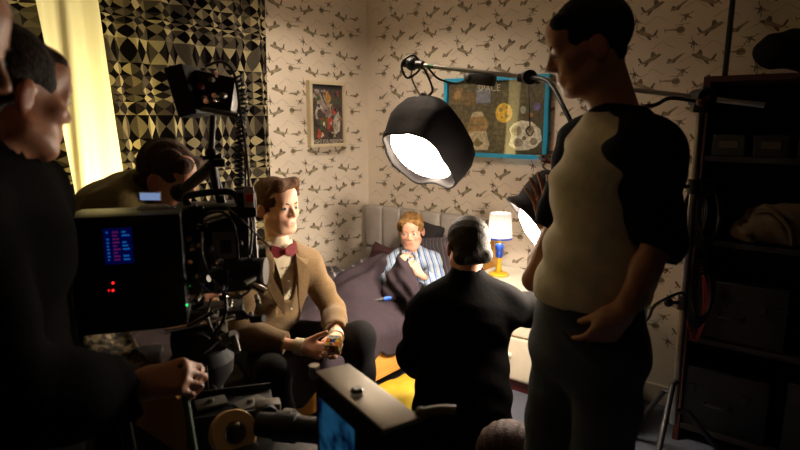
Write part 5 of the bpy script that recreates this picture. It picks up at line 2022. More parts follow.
# ---- standing man at the right
def standing_man():
    F = Fig(head=P(588, 48, 1.50), neck=P(617, 122, 1.50), shL=P(644, 157, 1.39), shR=P(590, 150, 1.64),
            elL=P(658, 244, 1.32), wrL=P(622, 312, 1.31), elR=P(534, 280, 1.70), wrR=P(548, 228, 1.93),
            pelvis=P(588, 335, 1.52), knL=(0, 0, 0), knR=(0, 0, 0), anL=(0, 0, 0), anR=(0, 0, 0),
            Rh=rotmat(-RT * 0.97 + FH * 0.10 - ZU * 0.24))
    F.hw = (RT * .45 - FH * .9).normalized()
    F.hipL, F.hipR = F.pelvis + F.hw * .078, F.pelvis - F.hw * .078
    toe = (-RT * .9 - FH * .4).normalized()
    for q, s_ in (('L', 1), ('R', -1)):
        hip = getattr(F, 'hip' + q)
        kn = level(hip + toe * 0.03 + F.hw * .02 * s_)
        kn.z = .50
        setattr(F, 'kn' + q, kn)
        an = level(kn - toe * .03 + F.hw * .03 * s_)
        an.z = .09
        setattr(F, 'an' + q, an)
        setattr(F, 'toe' + q, an + toe * .17 - ZU * .05)
    root = thing('person', 'tall man in a pale raglan shirt and jeans standing at the right', 'person', (F.pelvis.x, F.pelvis.y, 0))
    S = SDF(0.006)
    F.skin(S, 1.0, jaw=1.12, neck_r=.058)
    hand_prims(S, F.wrR, (-RT * .22 + ZU * .95 + FH * .1), (FH * .9 - RT * .3), (RT * .9 + FH * .1), curl=(.12, .2, .15), s=.98, spread=.16, thumb=(.9, .5))
    hand_prims(S, F.wrL, (-RT * .32 - ZU * .80 + FH * .5), (FH * .9 - RT * .1), (-RT * .8 + ZU * .3), curl=(.3, .4, .3), s=.98, thumb=(.12, .2))
    body_obj(F, S, SK_TAN, root)
    hm = hair_mat('cropped_black_hair', (22, 17, 14))
    hp = [('e', (0, -0.018, 0.042), (0.081, 0.103, 0.092)), ('c', (-.04, .066, .074), (.04, .066, .074), .022, .022), ('c', (-.03, -.062, -.03), (.03, -.062, -.03), .022, .022),
          ('s', (0, 0.100, -0.045), (0.075, 0.070, 0.100)), ('s', (0, 0.02, -0.135), (0.11, 0.085, 0.09)),
          ('s', (0.095, 0.032, -0.012), (0.03, 0.05, 0.050)), ('s', (-0.095, 0.032, -0.012), (0.03, 0.05, 0.050))]
    hair_obj(F, hp, hm, root, 0.005, 0.0012, 420)
    eyes(root, F.head, F.Rh, F.head_s, (40, 30, 24), brow_mat=hm, look=(0, 1, -0.3))
    # stubble shadow on the jaw
    M_khaki = mat('pale_raglan_cloth', (206, 192, 160), 0.9, var=0.12, vscale=25, bump=.2, bscale=120)
    M_navy = mat('dark_raglan_sleeve', (22, 22, 28), 0.9, spec=.1, var=.15, bump=.2, bscale=120)
    S = SDF(0.007)
    F.torso(S, 0.016, 0.045)
    S.ecap(F.pelvis + ZU * .0, F.pelvis + ZU * .10, .160, .135, .145, .115, F.hw, .06)
    S.cap(F.neck - ZU * .005, F.neck + ZU * .01, .066, .064, k=.02)
    S.cap(F.neck + ZU * .025, F.head, .066, .07, k=.004, mode='s')
    for q in 'LR':
        S.cap(F.neck.lerp(getattr(F, 'sh' + q), .45) + ZU * .004, getattr(F, 'sh' + q), .068, .081, k=.006, mode='s')
        S.cap(getattr(F, 'sh' + q), getattr(F, 'el' + q), .078, .05, k=.006, mode='s')
    S.cut(F.pelvis + ZU * .085 + toe * .15, -ZU - toe * .22)
    S.wrinkle(folds(0.008, 40, (0.5, 0.3, 1), 1.1))
    obj('shirt', S.build(), M_khaki, root, smooth=True)
    S = SDF(.006)
    nk = F.neck + ZU * .022
    obj('neckband', MB().lathe(nk - F.axis * .012, F.axis, [(0, .076), (.012, .073), (.024, .066), (.022, .062), (0, .068), (0, .076)], 32), M_navy, root, smooth=True)
    for q in 'LR':
        sh_p, el, wr = getattr(F, 'sh' + q), getattr(F, 'el' + q), getattr(F, 'wr' + q)
        S = SDF(.007)
        S.cap(F.neck.lerp(sh_p, .40) + ZU * .004, sh_p, .074, .086, k=.03)
        S.cap(sh_p, el, .084, .060, k=.03)
        S.cap(sh_p, sh_p.lerp(F.pelvis, .16), .086, .07, k=.03)
        S.cap(sh_p.lerp(F.ch, .25), sh_p, .084, .086, k=.03)
        S.cap(el, el.lerp(wr, .25), .058, .054, k=.02)
        S.cap(F.neck, F.neck + ZU * .3, .074, .09, k=.004, mode='s')
        S.cut(el.lerp(wr, .12) if q == 'L' else sh_p.lerp(el, .62), (wr - el) if q == 'L' else (el - sh_p))
        S.wrinkle(folds(0.005, 46, (0.3, 0.2, 1), 3.1))
        obj('sleeve', S.build(), M_navy, root, smooth=True)
    M_jean = mat('worn_denim', (72, 78, 88), 0.9, var=.35, vscale=7, bump=.25, bscale=200)
    S = SDF(0.010)
    S.ecap(F.pelvis - ZU * .03, F.pelvis + ZU * .11, .146, .125, .138, .112, F.hw, .04)
    F.legs(S, 0.010, 0.04, oa=.040)
    S.cut((0, 0, .045), -ZU)
    S.cut(F.pelvis + ZU * .135, ZU)
    S.wrinkle(folds(0.006, 30, (0.4, 0.2, 1), 6.1))
    jn = obj('jeans', S.build(), M_jean, root, smooth=True)
    # pocket edge seam and belt loop
    a = F.pelvis + F.hw * .06 + toe * .145
    obj('pocket_seam', MB().tube(spline([a + ZU * .06, a + ZU * .02 + F.hw * .05 - toe * .01, a - ZU * .03 + F.hw * .10 - toe * .05], 5), .004), M_jean, jn, smooth=True)
    F.feet(root, M_shoe)


standing_man()


# ---- camera operator bent to the eyepiece
def operator():
    F = Fig(head=P(170, 178, 2.06), neck=P(142, 194, 2.10), shL=P(126, 202, 2.28), shR=P(112, 216, 1.98),
            elL=P(165, 285, 2.28), wrL=P(205, 262, 2.10), elR=P(135, 300, 1.90), wrR=P(176, 300, 1.86),
            pelvis=P(50, 285, 2.22), knL=(0, 0, 0), knR=(0, 0, 0), anL=(0, 0, 0), anR=(0, 0, 0),
            Rh=rotmat(RT * 0.92 - FH * 0.22 - ZU * 0.30))
    F.hw = FH.copy()
    F.hipL, F.hipR = F.pelvis + FH * .09, F.pelvis - FH * .09
    for q, s_ in (('L', 1), ('R', -1)):
        hip = getattr(F, 'hip' + q)
        kn = level(hip + RT * (0.10 + .06 * s_) + FH * .03 * s_)
        kn.z = .47
        setattr(F, 'kn' + q, kn)
        an = level(kn - RT * .05)
        an.z = .09
        setattr(F, 'an' + q, an)
        setattr(F, 'toe' + q, an + RT * .17 - ZU * .05)
    root = thing('person', 'camera operator with curly brown hair bent to the eyepiece', 'person', (F.pelvis.x, F.pelvis.y, 0))
    S = SDF(0.007)
    F.skin(S, 0.98)
    hand_prims(S, F.wrL, RT, -FH, ZU, curl=(.6, .8, .5))
    hand_prims(S, F.wrR, RT, FH, ZU, curl=(.6, .8, .5))
    body_obj(F, S, SK_MID, root)
    hm = hair_mat('curly_brown_hair', (66, 44, 26))
    hp = [('e', (0, -0.024, 0.042), (0.088, 0.106, 0.092)), ('c', (-.05, -.07, -.03), (.05, -.07, -.03), .036, .036), ('c', (-.045, .068, .07), (.045, .068, .07), .028, .028), ('s', (0, 0.104, -0.052), (0.074, 0.068, 0.094))] + SHORT_HAIR[3:]
    hair_obj(F, hp, hm, root, 0.005, 0.005, 150, dirv=(.8, .5, .5))
    eyes(root, F.head, F.Rh, F.head_s, brow_mat=hm)
    S = SDF(0.009)
    F.torso(S, 0.034, 0.05)
    F.arms(S, 0.018, 0.035, rr=(0.06, 0.052, 0.04))
    S.cap(F.neck - RT * .02, F.neck + RT * .012, .066, .062, k=.03)
    S.wrinkle(folds(0.006, 36, (0.8, 0.5, .4), 4.2))
    for q in 'LR':
        wr, el = getattr(F, 'wr' + q), getattr(F, 'el' + q)
        dv = (wr - el).normalized()
        S.cap(wr, wr + dv * .1, .055, .085, k=.004, mode='s')
    obj('jacket', S.build(), mat('olive_jacket_cloth', (112, 94, 48), .85, var=.15, bump=.2), root, smooth=True)
    S = SDF(0.012)
    F.legs(S, 0.018, 0.04, oa=.035)
    S.ecap(F.pelvis - ZU * .02, F.pelvis + ZU * .06, .165, .13, .16, .125, F.hw, .04)
    S.cut((0, 0, .05), -ZU)
    obj('trousers', S.build(), M_black_cloth, root, smooth=True)
    F.feet(root, M_shoe)


operator()


# ---- man in a dark coat in the left foreground
def left_man():
    fwd = (RT * .62 + FH * .78).normalized()
    lft = (-RT * .78 + FH * .62).normalized()
    hd = P(9, 94, 1.08)
    nk = P(-18, 176, 1.06)
    hf = (RT * .52 + FH * .85).normalized()
    fwd = (RT * .97 + FH * .24).normalized()
    lft = (-RT * .24 + FH * .97).normalized()
    F = Fig(head=hd, neck=nk, shL=nk + lft * .17 - ZU * .055, shR=nk - lft * .17 - ZU * .055,
            elL=nk + lft * .22 - ZU * .35 - fwd * .02, wrL=nk + lft * .22 - ZU * .60 + fwd * .0, elR=P(14, 400, 0.95), wrR=P(136, 386, 1.13),
            pelvis=level(nk) - fwd * .05 + ZU * .93, knL=(0, 0, 0), knR=(0, 0, 0), anL=(0, 0, 0), anR=(0, 0, 0),
            Rh=rotmat(hf - ZU * .16))
    for q, s_ in (('L', 1), ('R', -1)):
        hip = getattr(F, 'hip' + q)
        kn = level(hip + fwd * .03 + lft * .02 * s_)
        kn.z = .5
        setattr(F, 'kn' + q, kn)
        an = level(kn - fwd * .03)
        an.z = .09
        setattr(F, 'an' + q, an)
        setattr(F, 'toe' + q, an + fwd * .17 - ZU * .05)
    root = thing('person', 'man in a black coat in the left foreground gripping a rod', 'person', (F.pelvis.x, F.pelvis.y, 0))
    S = SDF(0.006)
    F.skin(S, 1.02, jaw=1.1, neck_r=.058)
    rod_t = P(181, 374, 1.15)
    fR = (P(190, 376, 1.15) - F.wrR).normalized()
    hand_prims(S, F.wrR, fR, (-ZU * .75 + FH * .6), (FH * .5 + ZU * .3 - RT * .1), curl=(.9, 1.3, .9), s=1.0, thumb=(.2, .5))
    hand_prims(S, F.wrL, -ZU, -lft, fwd, curl=(.4, .6, .5))
    body_obj(F, S, SK_TAN, root)
    hm = hair_mat('dark_cropped_hair', (40, 28, 20))
    hair_obj(F, [('e', (0, -0.022, 0.036), (0.083, 0.103, 0.092)), ('c', (-.045, -.07, -.03), (.045, -.07, -.03), .036, .036)] + [('c', (-.032, .060, .066), (.032, .060, .066), .022, .022), ('s', (0, 0.102, -0.052), (0.074, 0.068, 0.094))] + SHORT_HAIR[3:], hm, root, 0.005, 0.0015, 400)
    eyes(root, F.head, F.Rh, F.head_s, brow_mat=hm)
    S = SDF(0.009)
    F.torso(S, 0.028, 0.05)
    F.arms(S, 0.022, 0.035, rr=(0.062, 0.054, 0.04))
    S.cap(F.neck - ZU * .02, F.neck + ZU * .03, .074, .072, k=.03)
    S.ecap(F.pelvis - ZU * .16, F.pelvis + ZU * .12, .21, .17, .19, .15, F.hw, .05)
    S.cap(F.neck + ZU * .035 + fwd * .02, F.head, .060, .07, k=.004, mode='s')
    dv = (F.wrR - F.elR).normalized()
    S.cap(F.wrR - dv * .005, F.wrR + dv * .1, .055, .085, k=.004, mode='s')
    S.wrinkle(folds(0.006, 36, (0.4, 0.5, .8), 4.2))
    obj('coat', S.build(), M_black_cloth, root, smooth=True)
    S = SDF(0.012)
    F.legs(S, 0.018, 0.04, oa=.035)
    S.cut((0, 0, .05), -ZU)
    obj('trousers', S.build(), MATS['black_denim'], root, smooth=True)
    F.feet(root, M_shoe)
    # the rod in his fist
    b = P(197, 470, 1.14)
    rt = thing('pan_handle', 'thin green grey rod held in the fist of the man at left', 'rod', b)
    obj('shaft', MB().cyl(rod_t + ZU * .012, b, .007), mat('green_grey_rod', (92, 112, 88), .4), rt, smooth=True, auto=40)
    obj('end_cap', MB().ball(rod_t + ZU * .012, .009), M_grip, rt, smooth=True)


left_man()


# ---- face at the very edge
def edge_man():
    nk = P(-124, 150, .72)
    F = Fig(head=P(-90, 42, .72), neck=nk, shL=nk + FH * .02 - RT * .15 - ZU * .06, shR=nk - FH * .17 - RT * .0 - ZU * .06,
            elL=nk + FH * .02 - RT * .26 - ZU * .32, wrL=nk - RT * .24 - ZU * .55, elR=nk - FH * .22 - RT * .12 - ZU * .32, wrR=nk - FH * .18 - RT * .12 - ZU * .55,
            pelvis=level(nk) - RT * .26 - FH * .16 + ZU * .95, knL=(0, 0, 0), knR=(0, 0, 0), anL=(0, 0, 0), anR=(0, 0, 0),
            Rh=rotmat(RT * .93 + FH * .30 - ZU * .25))
    for q in 'LR':
        hip = getattr(F, 'hip' + q)
        setattr(F, 'kn' + q, level(hip) + ZU * .5)
        setattr(F, 'an' + q, level(hip) - RT * .02 + ZU * .09)
        setattr(F, 'toe' + q, level(hip) + RT * .15 + ZU * .04)
    root = thing('person', 'man whose face in profile just enters at the top left edge', 'person', (F.pelvis.x, F.pelvis.y, 0))
    S = SDF(0.007)
    F.skin(S, 1.0)
    hand_prims(S, F.wrL, -ZU, RT, RT, curl=(.3, .5, .4))
    hand_prims(S, F.wrR, -ZU, RT, RT, curl=(.3, .5, .4))
    body_obj(F, S, SK_TAN, root)
    hm = MATS['dark_cropped_hair']
    hair_obj(F, SHORT_HAIR, hm, root, 0.006, 0.0015, 400)
    eyes(root, F.head, F.Rh, F.head_s, brow_mat=hm)
    S = SDF(0.011)
    F.torso(S, 0.028, 0.05)
    F.arms(S, 0.018, 0.035, rr=(0.06, 0.052, 0.04))
    S.cut(F.pelvis - ZU * .08, -ZU)
    obj('jumper', S.build(), M_black_cloth, root, smooth=True)
    S = SDF(0.013)
    F.legs(S, 0.018, 0.04, oa=.035)
    S.cut((0, 0, .05), -ZU)
    obj('trousers', S.build(), MATS['black_denim'], root, smooth=True)
    F.feet(root, M_shoe)


edge_man()


# ---- somebody crouching, only the crown shows at the lower edge
def crouching():
    hd = P(511, 461, 1.85)
    fwd = (FH * .5 + RT * .85).normalized()
    lft = ZU.cross(fwd)
    nk = hd - ZU * .13 - fwd * .04
    pel = level(nk) - fwd * .34 + ZU * .14
    F = Fig(head=hd, neck=nk, shL=nk + lft * .16 - ZU * .05, shR=nk - lft * .16 - ZU * .05,
            elL=nk + lft * .2 - ZU * .20 + fwd * .06, wrL=nk + lft * .08 - ZU * .24 + fwd * .2, elR=nk - lft * .2 - ZU * .20 + fwd * .06, wrR=nk - lft * .08 - ZU * .24 + fwd * .2,
            pelvis=pel, knL=pel + fwd * .36 + lft * .17 + ZU * .06, knR=pel + fwd * .36 - lft * .17 + ZU * .06,
            anL=level(pel + fwd * .22 + lft * .10) + ZU * .09, anR=level(pel + fwd * .22 - lft * .10) + ZU * .09, Rh=rotmat(fwd - ZU * .15))
    F.toeL, F.toeR = F.anL + fwd * .17 - ZU * .05, F.anR + fwd * .17 - ZU * .05
    root = thing('person', 'person sitting low in front, only a brown haired crown in view', 'person', (pel.x, pel.y, 0))
    S = SDF(0.008)
    F.skin(S, .98)
    hand_prims(S, F.wrL, fwd, -ZU, -lft, curl=(.5, .7, .5))
    hand_prims(S, F.wrR, fwd, -ZU, lft, curl=(.5, .7, .5))
    body_obj(F, S, SK_MID, root)
    hm = hair_mat('auburn_hair', (52, 28, 15))
    hp = [('e', (0, -0.022, 0.040), (0.093, 0.110, 0.096)), ('c', (-.05, -.07, -.05), (.05, -.07, -.05), .045, .045)] + SHORT_HAIR[1:2]
    hair_obj(F, hp, hm, root, 0.006, 0.003, 240, dirv=(.8, .5, .2))
    eyes(root, F.head, F.Rh, F.head_s)
    S = SDF(0.012)
    F.torso(S, 0.03, 0.05)
    F.arms(S, 0.018, 0.035, rr=(0.06, 0.052, 0.04))
    obj('jumper', S.build(), M_black_cloth, root, smooth=True)
    S = SDF(0.013)
    S.ecap(F.pelvis - ZU * .02, F.pelvis + ZU * .06, .165, .13, .16, .125, F.w, .04)
    F.legs(S, 0.014, 0.04, oa=.03)
    S.cut((0, 0, .006), -ZU)
    obj('trousers', S.build(), MATS['black_denim'], root, smooth=True)
    F.feet(root, M_shoe)


crouching()

# ------------------------------------------------------------------ film camera on its dolly
CA = (RT * 0.96 + FH * 0.28).normalized()       # lens direction
CS = Vector((CA.y, -CA.x, 0))                    # side facing the photographer
RC = frame(CA)
M_cam = mat('camera_black', (15, 14, 15), 0.45, var=.1, bump=.05, bscale=300)
M_cam2 = mat('camera_grey', (112, 108, 100), 0.4, metal=.3, var=.1)
M_chrome = mat('camera_chrome', (205, 198, 186), 0.22, metal=1.0, var=.05)
M_rubber = mat('camera_rubber', (14, 13, 14), 0.7)


def cb(px, py, d, size, m, name, parent, bevel=.006, R=None, extra=None):
    g = MB().box(P(px, py, d), size, R if R is not None else RC, bevel)
    return obj(name, g, m, parent, smooth=True, auto=35)


base = level(P(175, 300, 1.66))
fc = thing('film_camera', 'black film camera with recorder, leads and eyepiece at left', 'film camera', base + ZU * .95)
# recorder / battery block at the rear
rec = cb(133, 268, 1.56, (.27, .15, .31), M_cam, 'recorder', fc, .014)
hump = obj('recorder_cap', MB().lathe(P(158, 220, 1.58) - CA * .05, CA, [(0, .001), (.001, .036), (.01, .044), (.07, .044), (.095, .034), (.10, .001)], 24), M_cam2, fc, smooth=True, auto=40)


def on_side(px, py, d, w, h, m, name, parent, lift=.002, depth=.004):
    return obj(name, MB().box(P(px, py, d) + CS * lift, (w, depth, h), RC), m, parent)


def ray_plane(px, py, pt, n):
    d = P(px, py, 1.0) - C0
    t = (Vector(pt) - C0).dot(n) / d.dot(n)
    return C0 + d * t


pl_pt = P(133, 268, 1.56) + CS * .0755
lcd_c = ray_plane(118.5, 246, pl_pt, CS)
scr = obj('display', MB().box(lcd_c, (.066, .004, .092), RC), emis('display_blue', (3, 14, 96), .22), fc)
mblue, mred, mcy = emis('display_cyan', (30, 120, 225), .3), None, None
mpk = emis('display_pink', (130, 36, 120), .25)
rg = random.Random(3)
for k in range(9):
    for (u0, u1, mm) in ((-.026, -.02, mblue), (-.012, .006, mpk), (.010, .028, mblue)):
        if rg.random() < .2:
            continue
        ln = (u1 - u0) * rg.uniform(.5, 1.0)
        c = lcd_c + CS * .0028 + CA * (u0 + ln / 2) + ZU * (.036 - .0088 * k)
        obj('display_character', MB().box(c, (ln, .001, .0042), RC), mm, scr)
for (px, py, c, nm, st_) in ((113, 283, (255, 30, 30), 'red', 2.0), (113, 290.5, (255, 30, 30), 'red', 2.2), (109, 290.5, (255, 30, 30), 'red', .6), (187, 305, (40, 255, 120), 'green', 1.2)):
    obj('indicator_light', MB().ball(ray_plane(px, py, pl_pt, CS) if px < 150 else P(187, 305, 1.5), .0032, 8, 6), emis('led_%s_%d' % (nm, px + int(py)), c, st_), fc, smooth=True)
sc2 = obj('status_screen', MB().box(P(150, 196.5, 1.52), (.058, .010, .024), frame(RT, ZU), .003), M_cam, fc)
obj('status_glass', MB().box(P(150, 196.5, 1.513), (.052, .002, .019), frame(RT, ZU)), emis('status_glow', (150, 175, 225), .45), sc2)
# main body
body = cb(214, 246, 1.70, (.20, .14, .25), M_cam, 'camera_body', fc, .012)
body_n = P(214, 246, 1.70) + CS * .071


def panel(px, py, w, h, m, name, depth=.02, parent=None):
    return obj(name, MB().box(ray_plane(px, py, body_n, CS), (w, depth, h), RC, .003), m, parent or fc, smooth=True, auto=35)


panel(225, 245, .065, .075, M_cam2, 'side_plate')
panel(226, 246, .030, .040, M_rubber, 'side_display', .024)
panel(202, 258, .022, .11, mat('dull_blue_label', (60, 64, 104), .5), 'blue_label', .018)
panel(196, 215, .04, .05, M_rubber, 'switch_panel')
panel(192, 247, .02, .02, M_chrome, 'connector', .03)
panel(243, 225, .03, .06, M_rubber, 'relay_box', .05)
rg = random.Random(11)
for k in range(34):
    px, py = rg.uniform(184, 258), rg.uniform(203, 300)
    q = ray_plane(px, py, body_n, CS)
    obj('connector', MB().cyl(q, q + CS * rg.uniform(.02, .06), rg.uniform(.003, .009), n=12), (M_chrome, M_cam2, M_rubber)[k % 3], fc, smooth=True, auto=40)
q = P(213, 218, 1.62)
obj('chrome_tube', MB().cyl(q - CA * .045 - ZU * .012, q + CA * .045 + ZU * .012, .013), M_chrome, fc, smooth=True, auto=40)
obj('top_handle', MB().tube(spline([P(190, 207, 1.66), P(188, 196, 1.66), P(230, 192, 1.68), P(240, 206, 1.69)], 6), .010), M_rubber, fc, smooth=True)
cb(246, 202, 1.60, (.05, .12, .07), M_cam, 'transmitter', fc)
tg_ = obj('transmitter_label', MB().box(P(249, 197, 1.53), (.026, .003, .055), frame(RT, ZU)), mat('white_label', (222, 214, 205), .5), fc)
obj('label_stripe', MB().box(P(250, 198, 1.526), (.020, .002, .020), frame(RT, ZU)), mat('red_label', (214, 30, 44), .5), tg_)
# lens, matte box and follow focus, facing the bed
lx0 = P(240, 262, 1.75)
obj('lens_barrel', MB().lathe(lx0, CA, [(0, .045), (.03, .045), (.032, .05), (.055, .05), (.057, .047), (.075, .047), (.075, .04), (.06, .03), (.058, 0)], 28), M_cam, fc, smooth=True, auto=40)
fcs = P(255, 271, 1.58)
ff_ = obj('focus_knob', MB().cyl(fcs - CS * .0 - RT * .035, fcs + RT * .022, .036, n=28), M_rubber, fc, smooth=True, auto=40)
obj('focus_disc', MB().cyl(fcs + RT * .022, fcs + RT * .030, .037, n=28), M_cam2, ff_, smooth=True, auto=40)
obj('focus_shaft', MB().cyl(fcs, fcs - CS * .12 - RT * .03, .009), M_chrome, fc, smooth=True, auto=40)
# eyepiece
e0, e1 = P(182, 191, 1.86), P(212, 166, 1.72)
ep = obj('eyepiece_tube', MB().cyl(e0, e1, .016, .020).cyl(e1, e1 + (P(222, 205, 1.70) - e1), .014), M_cam, fc, smooth=True, auto=40)
obj('eye_cup', MB().lathe(e0, (e0 - e1), [(-.02, .018), (.0, .026), (.02, .031), (.022, .026), (.0, .016), (-.02, .010)], 20), M_rubber, ep, smooth=True)
# monitor on an arm above the camera
mc = P(190, 92, 1.62)
Rm = frame(RT * .93 + FH * .15 + ZU * -.18, ZU + RT * .22)
Rh_ = frame(RT * .97 + ZU * .24)
mon = obj('monitor_hood', MB().box(mc, (.052, .15, .135), Rh_, .006), M_rubber, fc, smooth=True, auto=35)
mc2 = P(216, 92, 1.68)
mon2 = obj('monitor_body', MB().box(mc2, (.115, .14, .10), Rm, .008), M_cam, fc, smooth=True, auto=35)
obj('monitor_plate', MB().box(P(222, 112, 1.62), (.10, .10, .012), Rm, .003), M_cam2, mon2)
rg = random.Random(5)
for k in range(9):
    q = P(rg.uniform(202, 226), rg.uniform(72, 104), 1.59)
    obj('monitor_connector', MB().cyl(q, q - FH * .025, rg.uniform(.004, .008), n=10), (M_chrome, M_cam2, M_redc)[k % 3], mon2, smooth=True, auto=40)
arm = MB().cyl(P(213, 116, 1.66), P(211, 152, 1.66), .009).ball(P(211, 153, 1.66), .017).cyl(P(211, 153, 1.66), P(218, 196, 1.68), .009).cyl(P(203, 158, 1.66), P(222, 156, 1.66), .006)
obj('monitor_arm', arm, M_cam, fc, smooth=True, auto=40)
obj('arm_clamp', MB().box(P(219, 163, 1.66), (.035, .03, .022), RC, .004), M_cam, fc)
# rods and plate underneath
for (dx, nm) in ((.05, 0), (-.05, 1)):
    r0 = P(190, 322, 1.60) - CS * dx
    obj('support_rod', MB().cyl(r0 - CA * .06, r0 + CA * .12 + ZU * .02, .0085), M_chrome, fc, smooth=True, auto=40)
cb(205, 312, 1.68, (.22, .12, .03), M_cam, 'base_plate', fc)
# leads
CABS = [([P(228, 70, 1.62), P(238, 76, 1.6), P(243, 100, 1.6), P(240, 135, 1.6), P(239, 195, 1.62)], .004, M_cable, 'coil', 26),
        ([P(206, 66, 1.60), P(222, 62, 1.58), P(234, 74, 1.58), P(240, 110, 1.58), P(246, 150, 1.6), P(250, 192, 1.62)], .004, M_cable, 0, 0),
        ([P(236, 128, 1.60), P(244, 155, 1.6), P(246, 190, 1.62)], .003, M_redc, 0, 0),
        ([P(206, 214, 1.58), P(222, 212, 1.55), P(234, 226, 1.55), P(238, 258, 1.56), P(232, 284, 1.57)], .004, M_cable, 0, 0),
        ([P(202, 232, 1.56), P(203, 258, 1.54), P(215, 282, 1.54), P(232, 297, 1.54), P(248, 292, 1.55), P(254, 278, 1.56), P(246, 268, 1.57)], .0034, M_cam2, 0, 0),
        ([P(200, 284, 1.55), P(212, 292, 1.53), P(226, 290, 1.53), P(228, 270, 1.55)], .003, mat('blue_lead', (50, 66, 120), .5), 0, 0),
        ([P(211, 298, 1.54), P(208, 318, 1.52), P(218, 340, 1.5), P(236, 352, 1.5)], .0038, M_cam2, 0, 0),
        ([P(226, 206, 1.57), P(240, 218, 1.55), P(262, 240, 1.55), P(272, 248, 1.56)], .003, M_cam2, 0, 0),
        ([P(222, 286, 1.55), P(226, 312, 1.52), P(214, 336, 1.5), P(200, 356, 1.5)], .005, M_cable, 0, 0),
        ([P(248, 205, 1.60), P(252, 230, 1.58), P(250, 255, 1.58)], .004, M_cable, 0, 0)]
for pts, r, m, kind, turns in CABS:
    if kind == 'coil':
        obj('curly_lead', MB().tube(coil(pts[1:], .011, turns, 9), .0035, 6), m, fc, smooth=True)
    else:
        obj('lead', MB().tube(spline(pts, 7), r, 6), m, fc, smooth=True)

# knobs and clamps that catch the light
rg = random.Random(29)
for k in range(12):
    q = P(rg.uniform(190, 256), rg.uniform(270, 345), rg.uniform(1.50, 1.58))
    dq = (CA * rg.uniform(-1, 1) + CS * .6 + ZU * rg.uniform(-.5, .5)).normalized()
    obj('clamp_knob', MB().cyl(q - CS * .05, q, .006, n=10).cyl(q, q + dq * rg.uniform(.014, .04), rg.uniform(.006, .011), n=14), (M_chrome, M_cam2, M_chrome, M_rubber)[k % 4], fc, smooth=True, auto=40)
for (a_, b_) in ((P(188, 326, 1.52), P(214, 312, 1.50)), (P(204, 352, 1.52), P(220, 338, 1.50))):
    obj('support_rod', MB().cyl(a_, b_, .0065, n=12), M_chrome, fc, smooth=True, auto=40)
obj('arm_strut', MB().cyl(P(252, 205, 1.60), P(256, 262, 1.60), .007, n=12), M_cam2, fc, smooth=True, auto=40)

# tripod head and dolly
hd_ = base + ZU * .93
dolly = thing('camera_dolly', 'dark dolly with column and tripod head under the film camera', 'dolly', base)
obj('tripod_head', MB().box(P(200, 335, 1.64), (.15, .13, .07), RC, .02).cyl(P(200, 335, 1.64) - CS * .075, P(200, 335, 1.64) + CS * .09, .034), M_cam, dolly, smooth=True, auto=35)
hc = level(P(200, 335, 1.64))
hz = P(200, 335, 1.64).z
obj('column', MB().cyl(hc + ZU * .28, hc + ZU * (hz - .03), .055, n=24), M_cam, dolly, smooth=True, auto=40)
obj('bowl', MB().lathe(hc + ZU * (hz - .16), ZU, [(0, .05), (.05, .085), (.09, .09), (.12, .07), (.122, 0)], 24), M_rubber, dolly, smooth=True, auto=40)
obj('platform', MB().box(hc + ZU * .20, (.62, .46, .05), RC, .012), M_cam, dolly, smooth=True, auto=35)
obj('mast_foot', MB().cyl(hc + ZU * .22, hc + ZU * .32, .10, .07, n=24), M_cam, dolly, smooth=True, auto=40)
for sx in (-1, 1):
    for sy in (-1, 1):
        w = hc + CA * .26 * sx + CS * .20 * sy + ZU * .09
        wh = obj('wheel', MB().lathe(w - CS * .03, CS, [(0, .03), (0, .085), (.01, .09), (.05, .09), (.06, .085), (.06, .03)], 24), M_rubber, dolly, smooth=True, auto=40)
        obj('hub', MB().cyl(w - CS * .035, w + CS * .035, .034), M_cam2, wh, smooth=True, auto=40)
        obj('fork', MB().cyl(w, w + ZU * .11, .016), M_cam2, dolly, smooth=True, auto=40)
obj('lock_knob', MB().cyl(P(222, 340, 1.55), P(234, 336, 1.52), .016).cyl(P(234, 336, 1.52), P(238, 352, 1.50), .008), M_cam2, dolly, smooth=True, auto=40)
obj('accessory_tray', MB().box(P(232, 408, 1.46), (.20, .14, .012), RC, .003).box(P(232, 408, 1.46) + CS * .07 + ZU * .01, (.20, .006, .025), RC).box(P(232, 408, 1.46) - CS * .07 + ZU * .01, (.20, .006, .025), RC)
    .box(P(205, 395, 1.55), (.02, .02, .16), RC), M_cam, dolly, smooth=True, auto=35)
# tray bracket to the column
obj('tray_bracket', MB().cyl(P(232, 410, 1.46), hc + ZU * (P(232, 410, 1.46).z - .02), .014), M_cam, dolly, smooth=True, auto=40)

tz = P(232, 408, 1.46) + ZU * .006
for i, (off, lb) in enumerate((((-.05, -.02), 'flat steel camera plate lying on the dolly tray'), ((.045, .01), 'second steel plate with a slot on the dolly tray'))):
    c = tz + CA * off[0] + CS * off[1] + ZU * .006
    obj('steel_plate', MB().box(c, (.075, .05, .008), RC @ Matrix.Rotation(.3 * i + .2, 3, 'Z'), .002).cyl(c + ZU * .003, c + ZU * .012, .008, n=12), M_cam2, label=lb, cat='plate', smooth=True, auto=35)
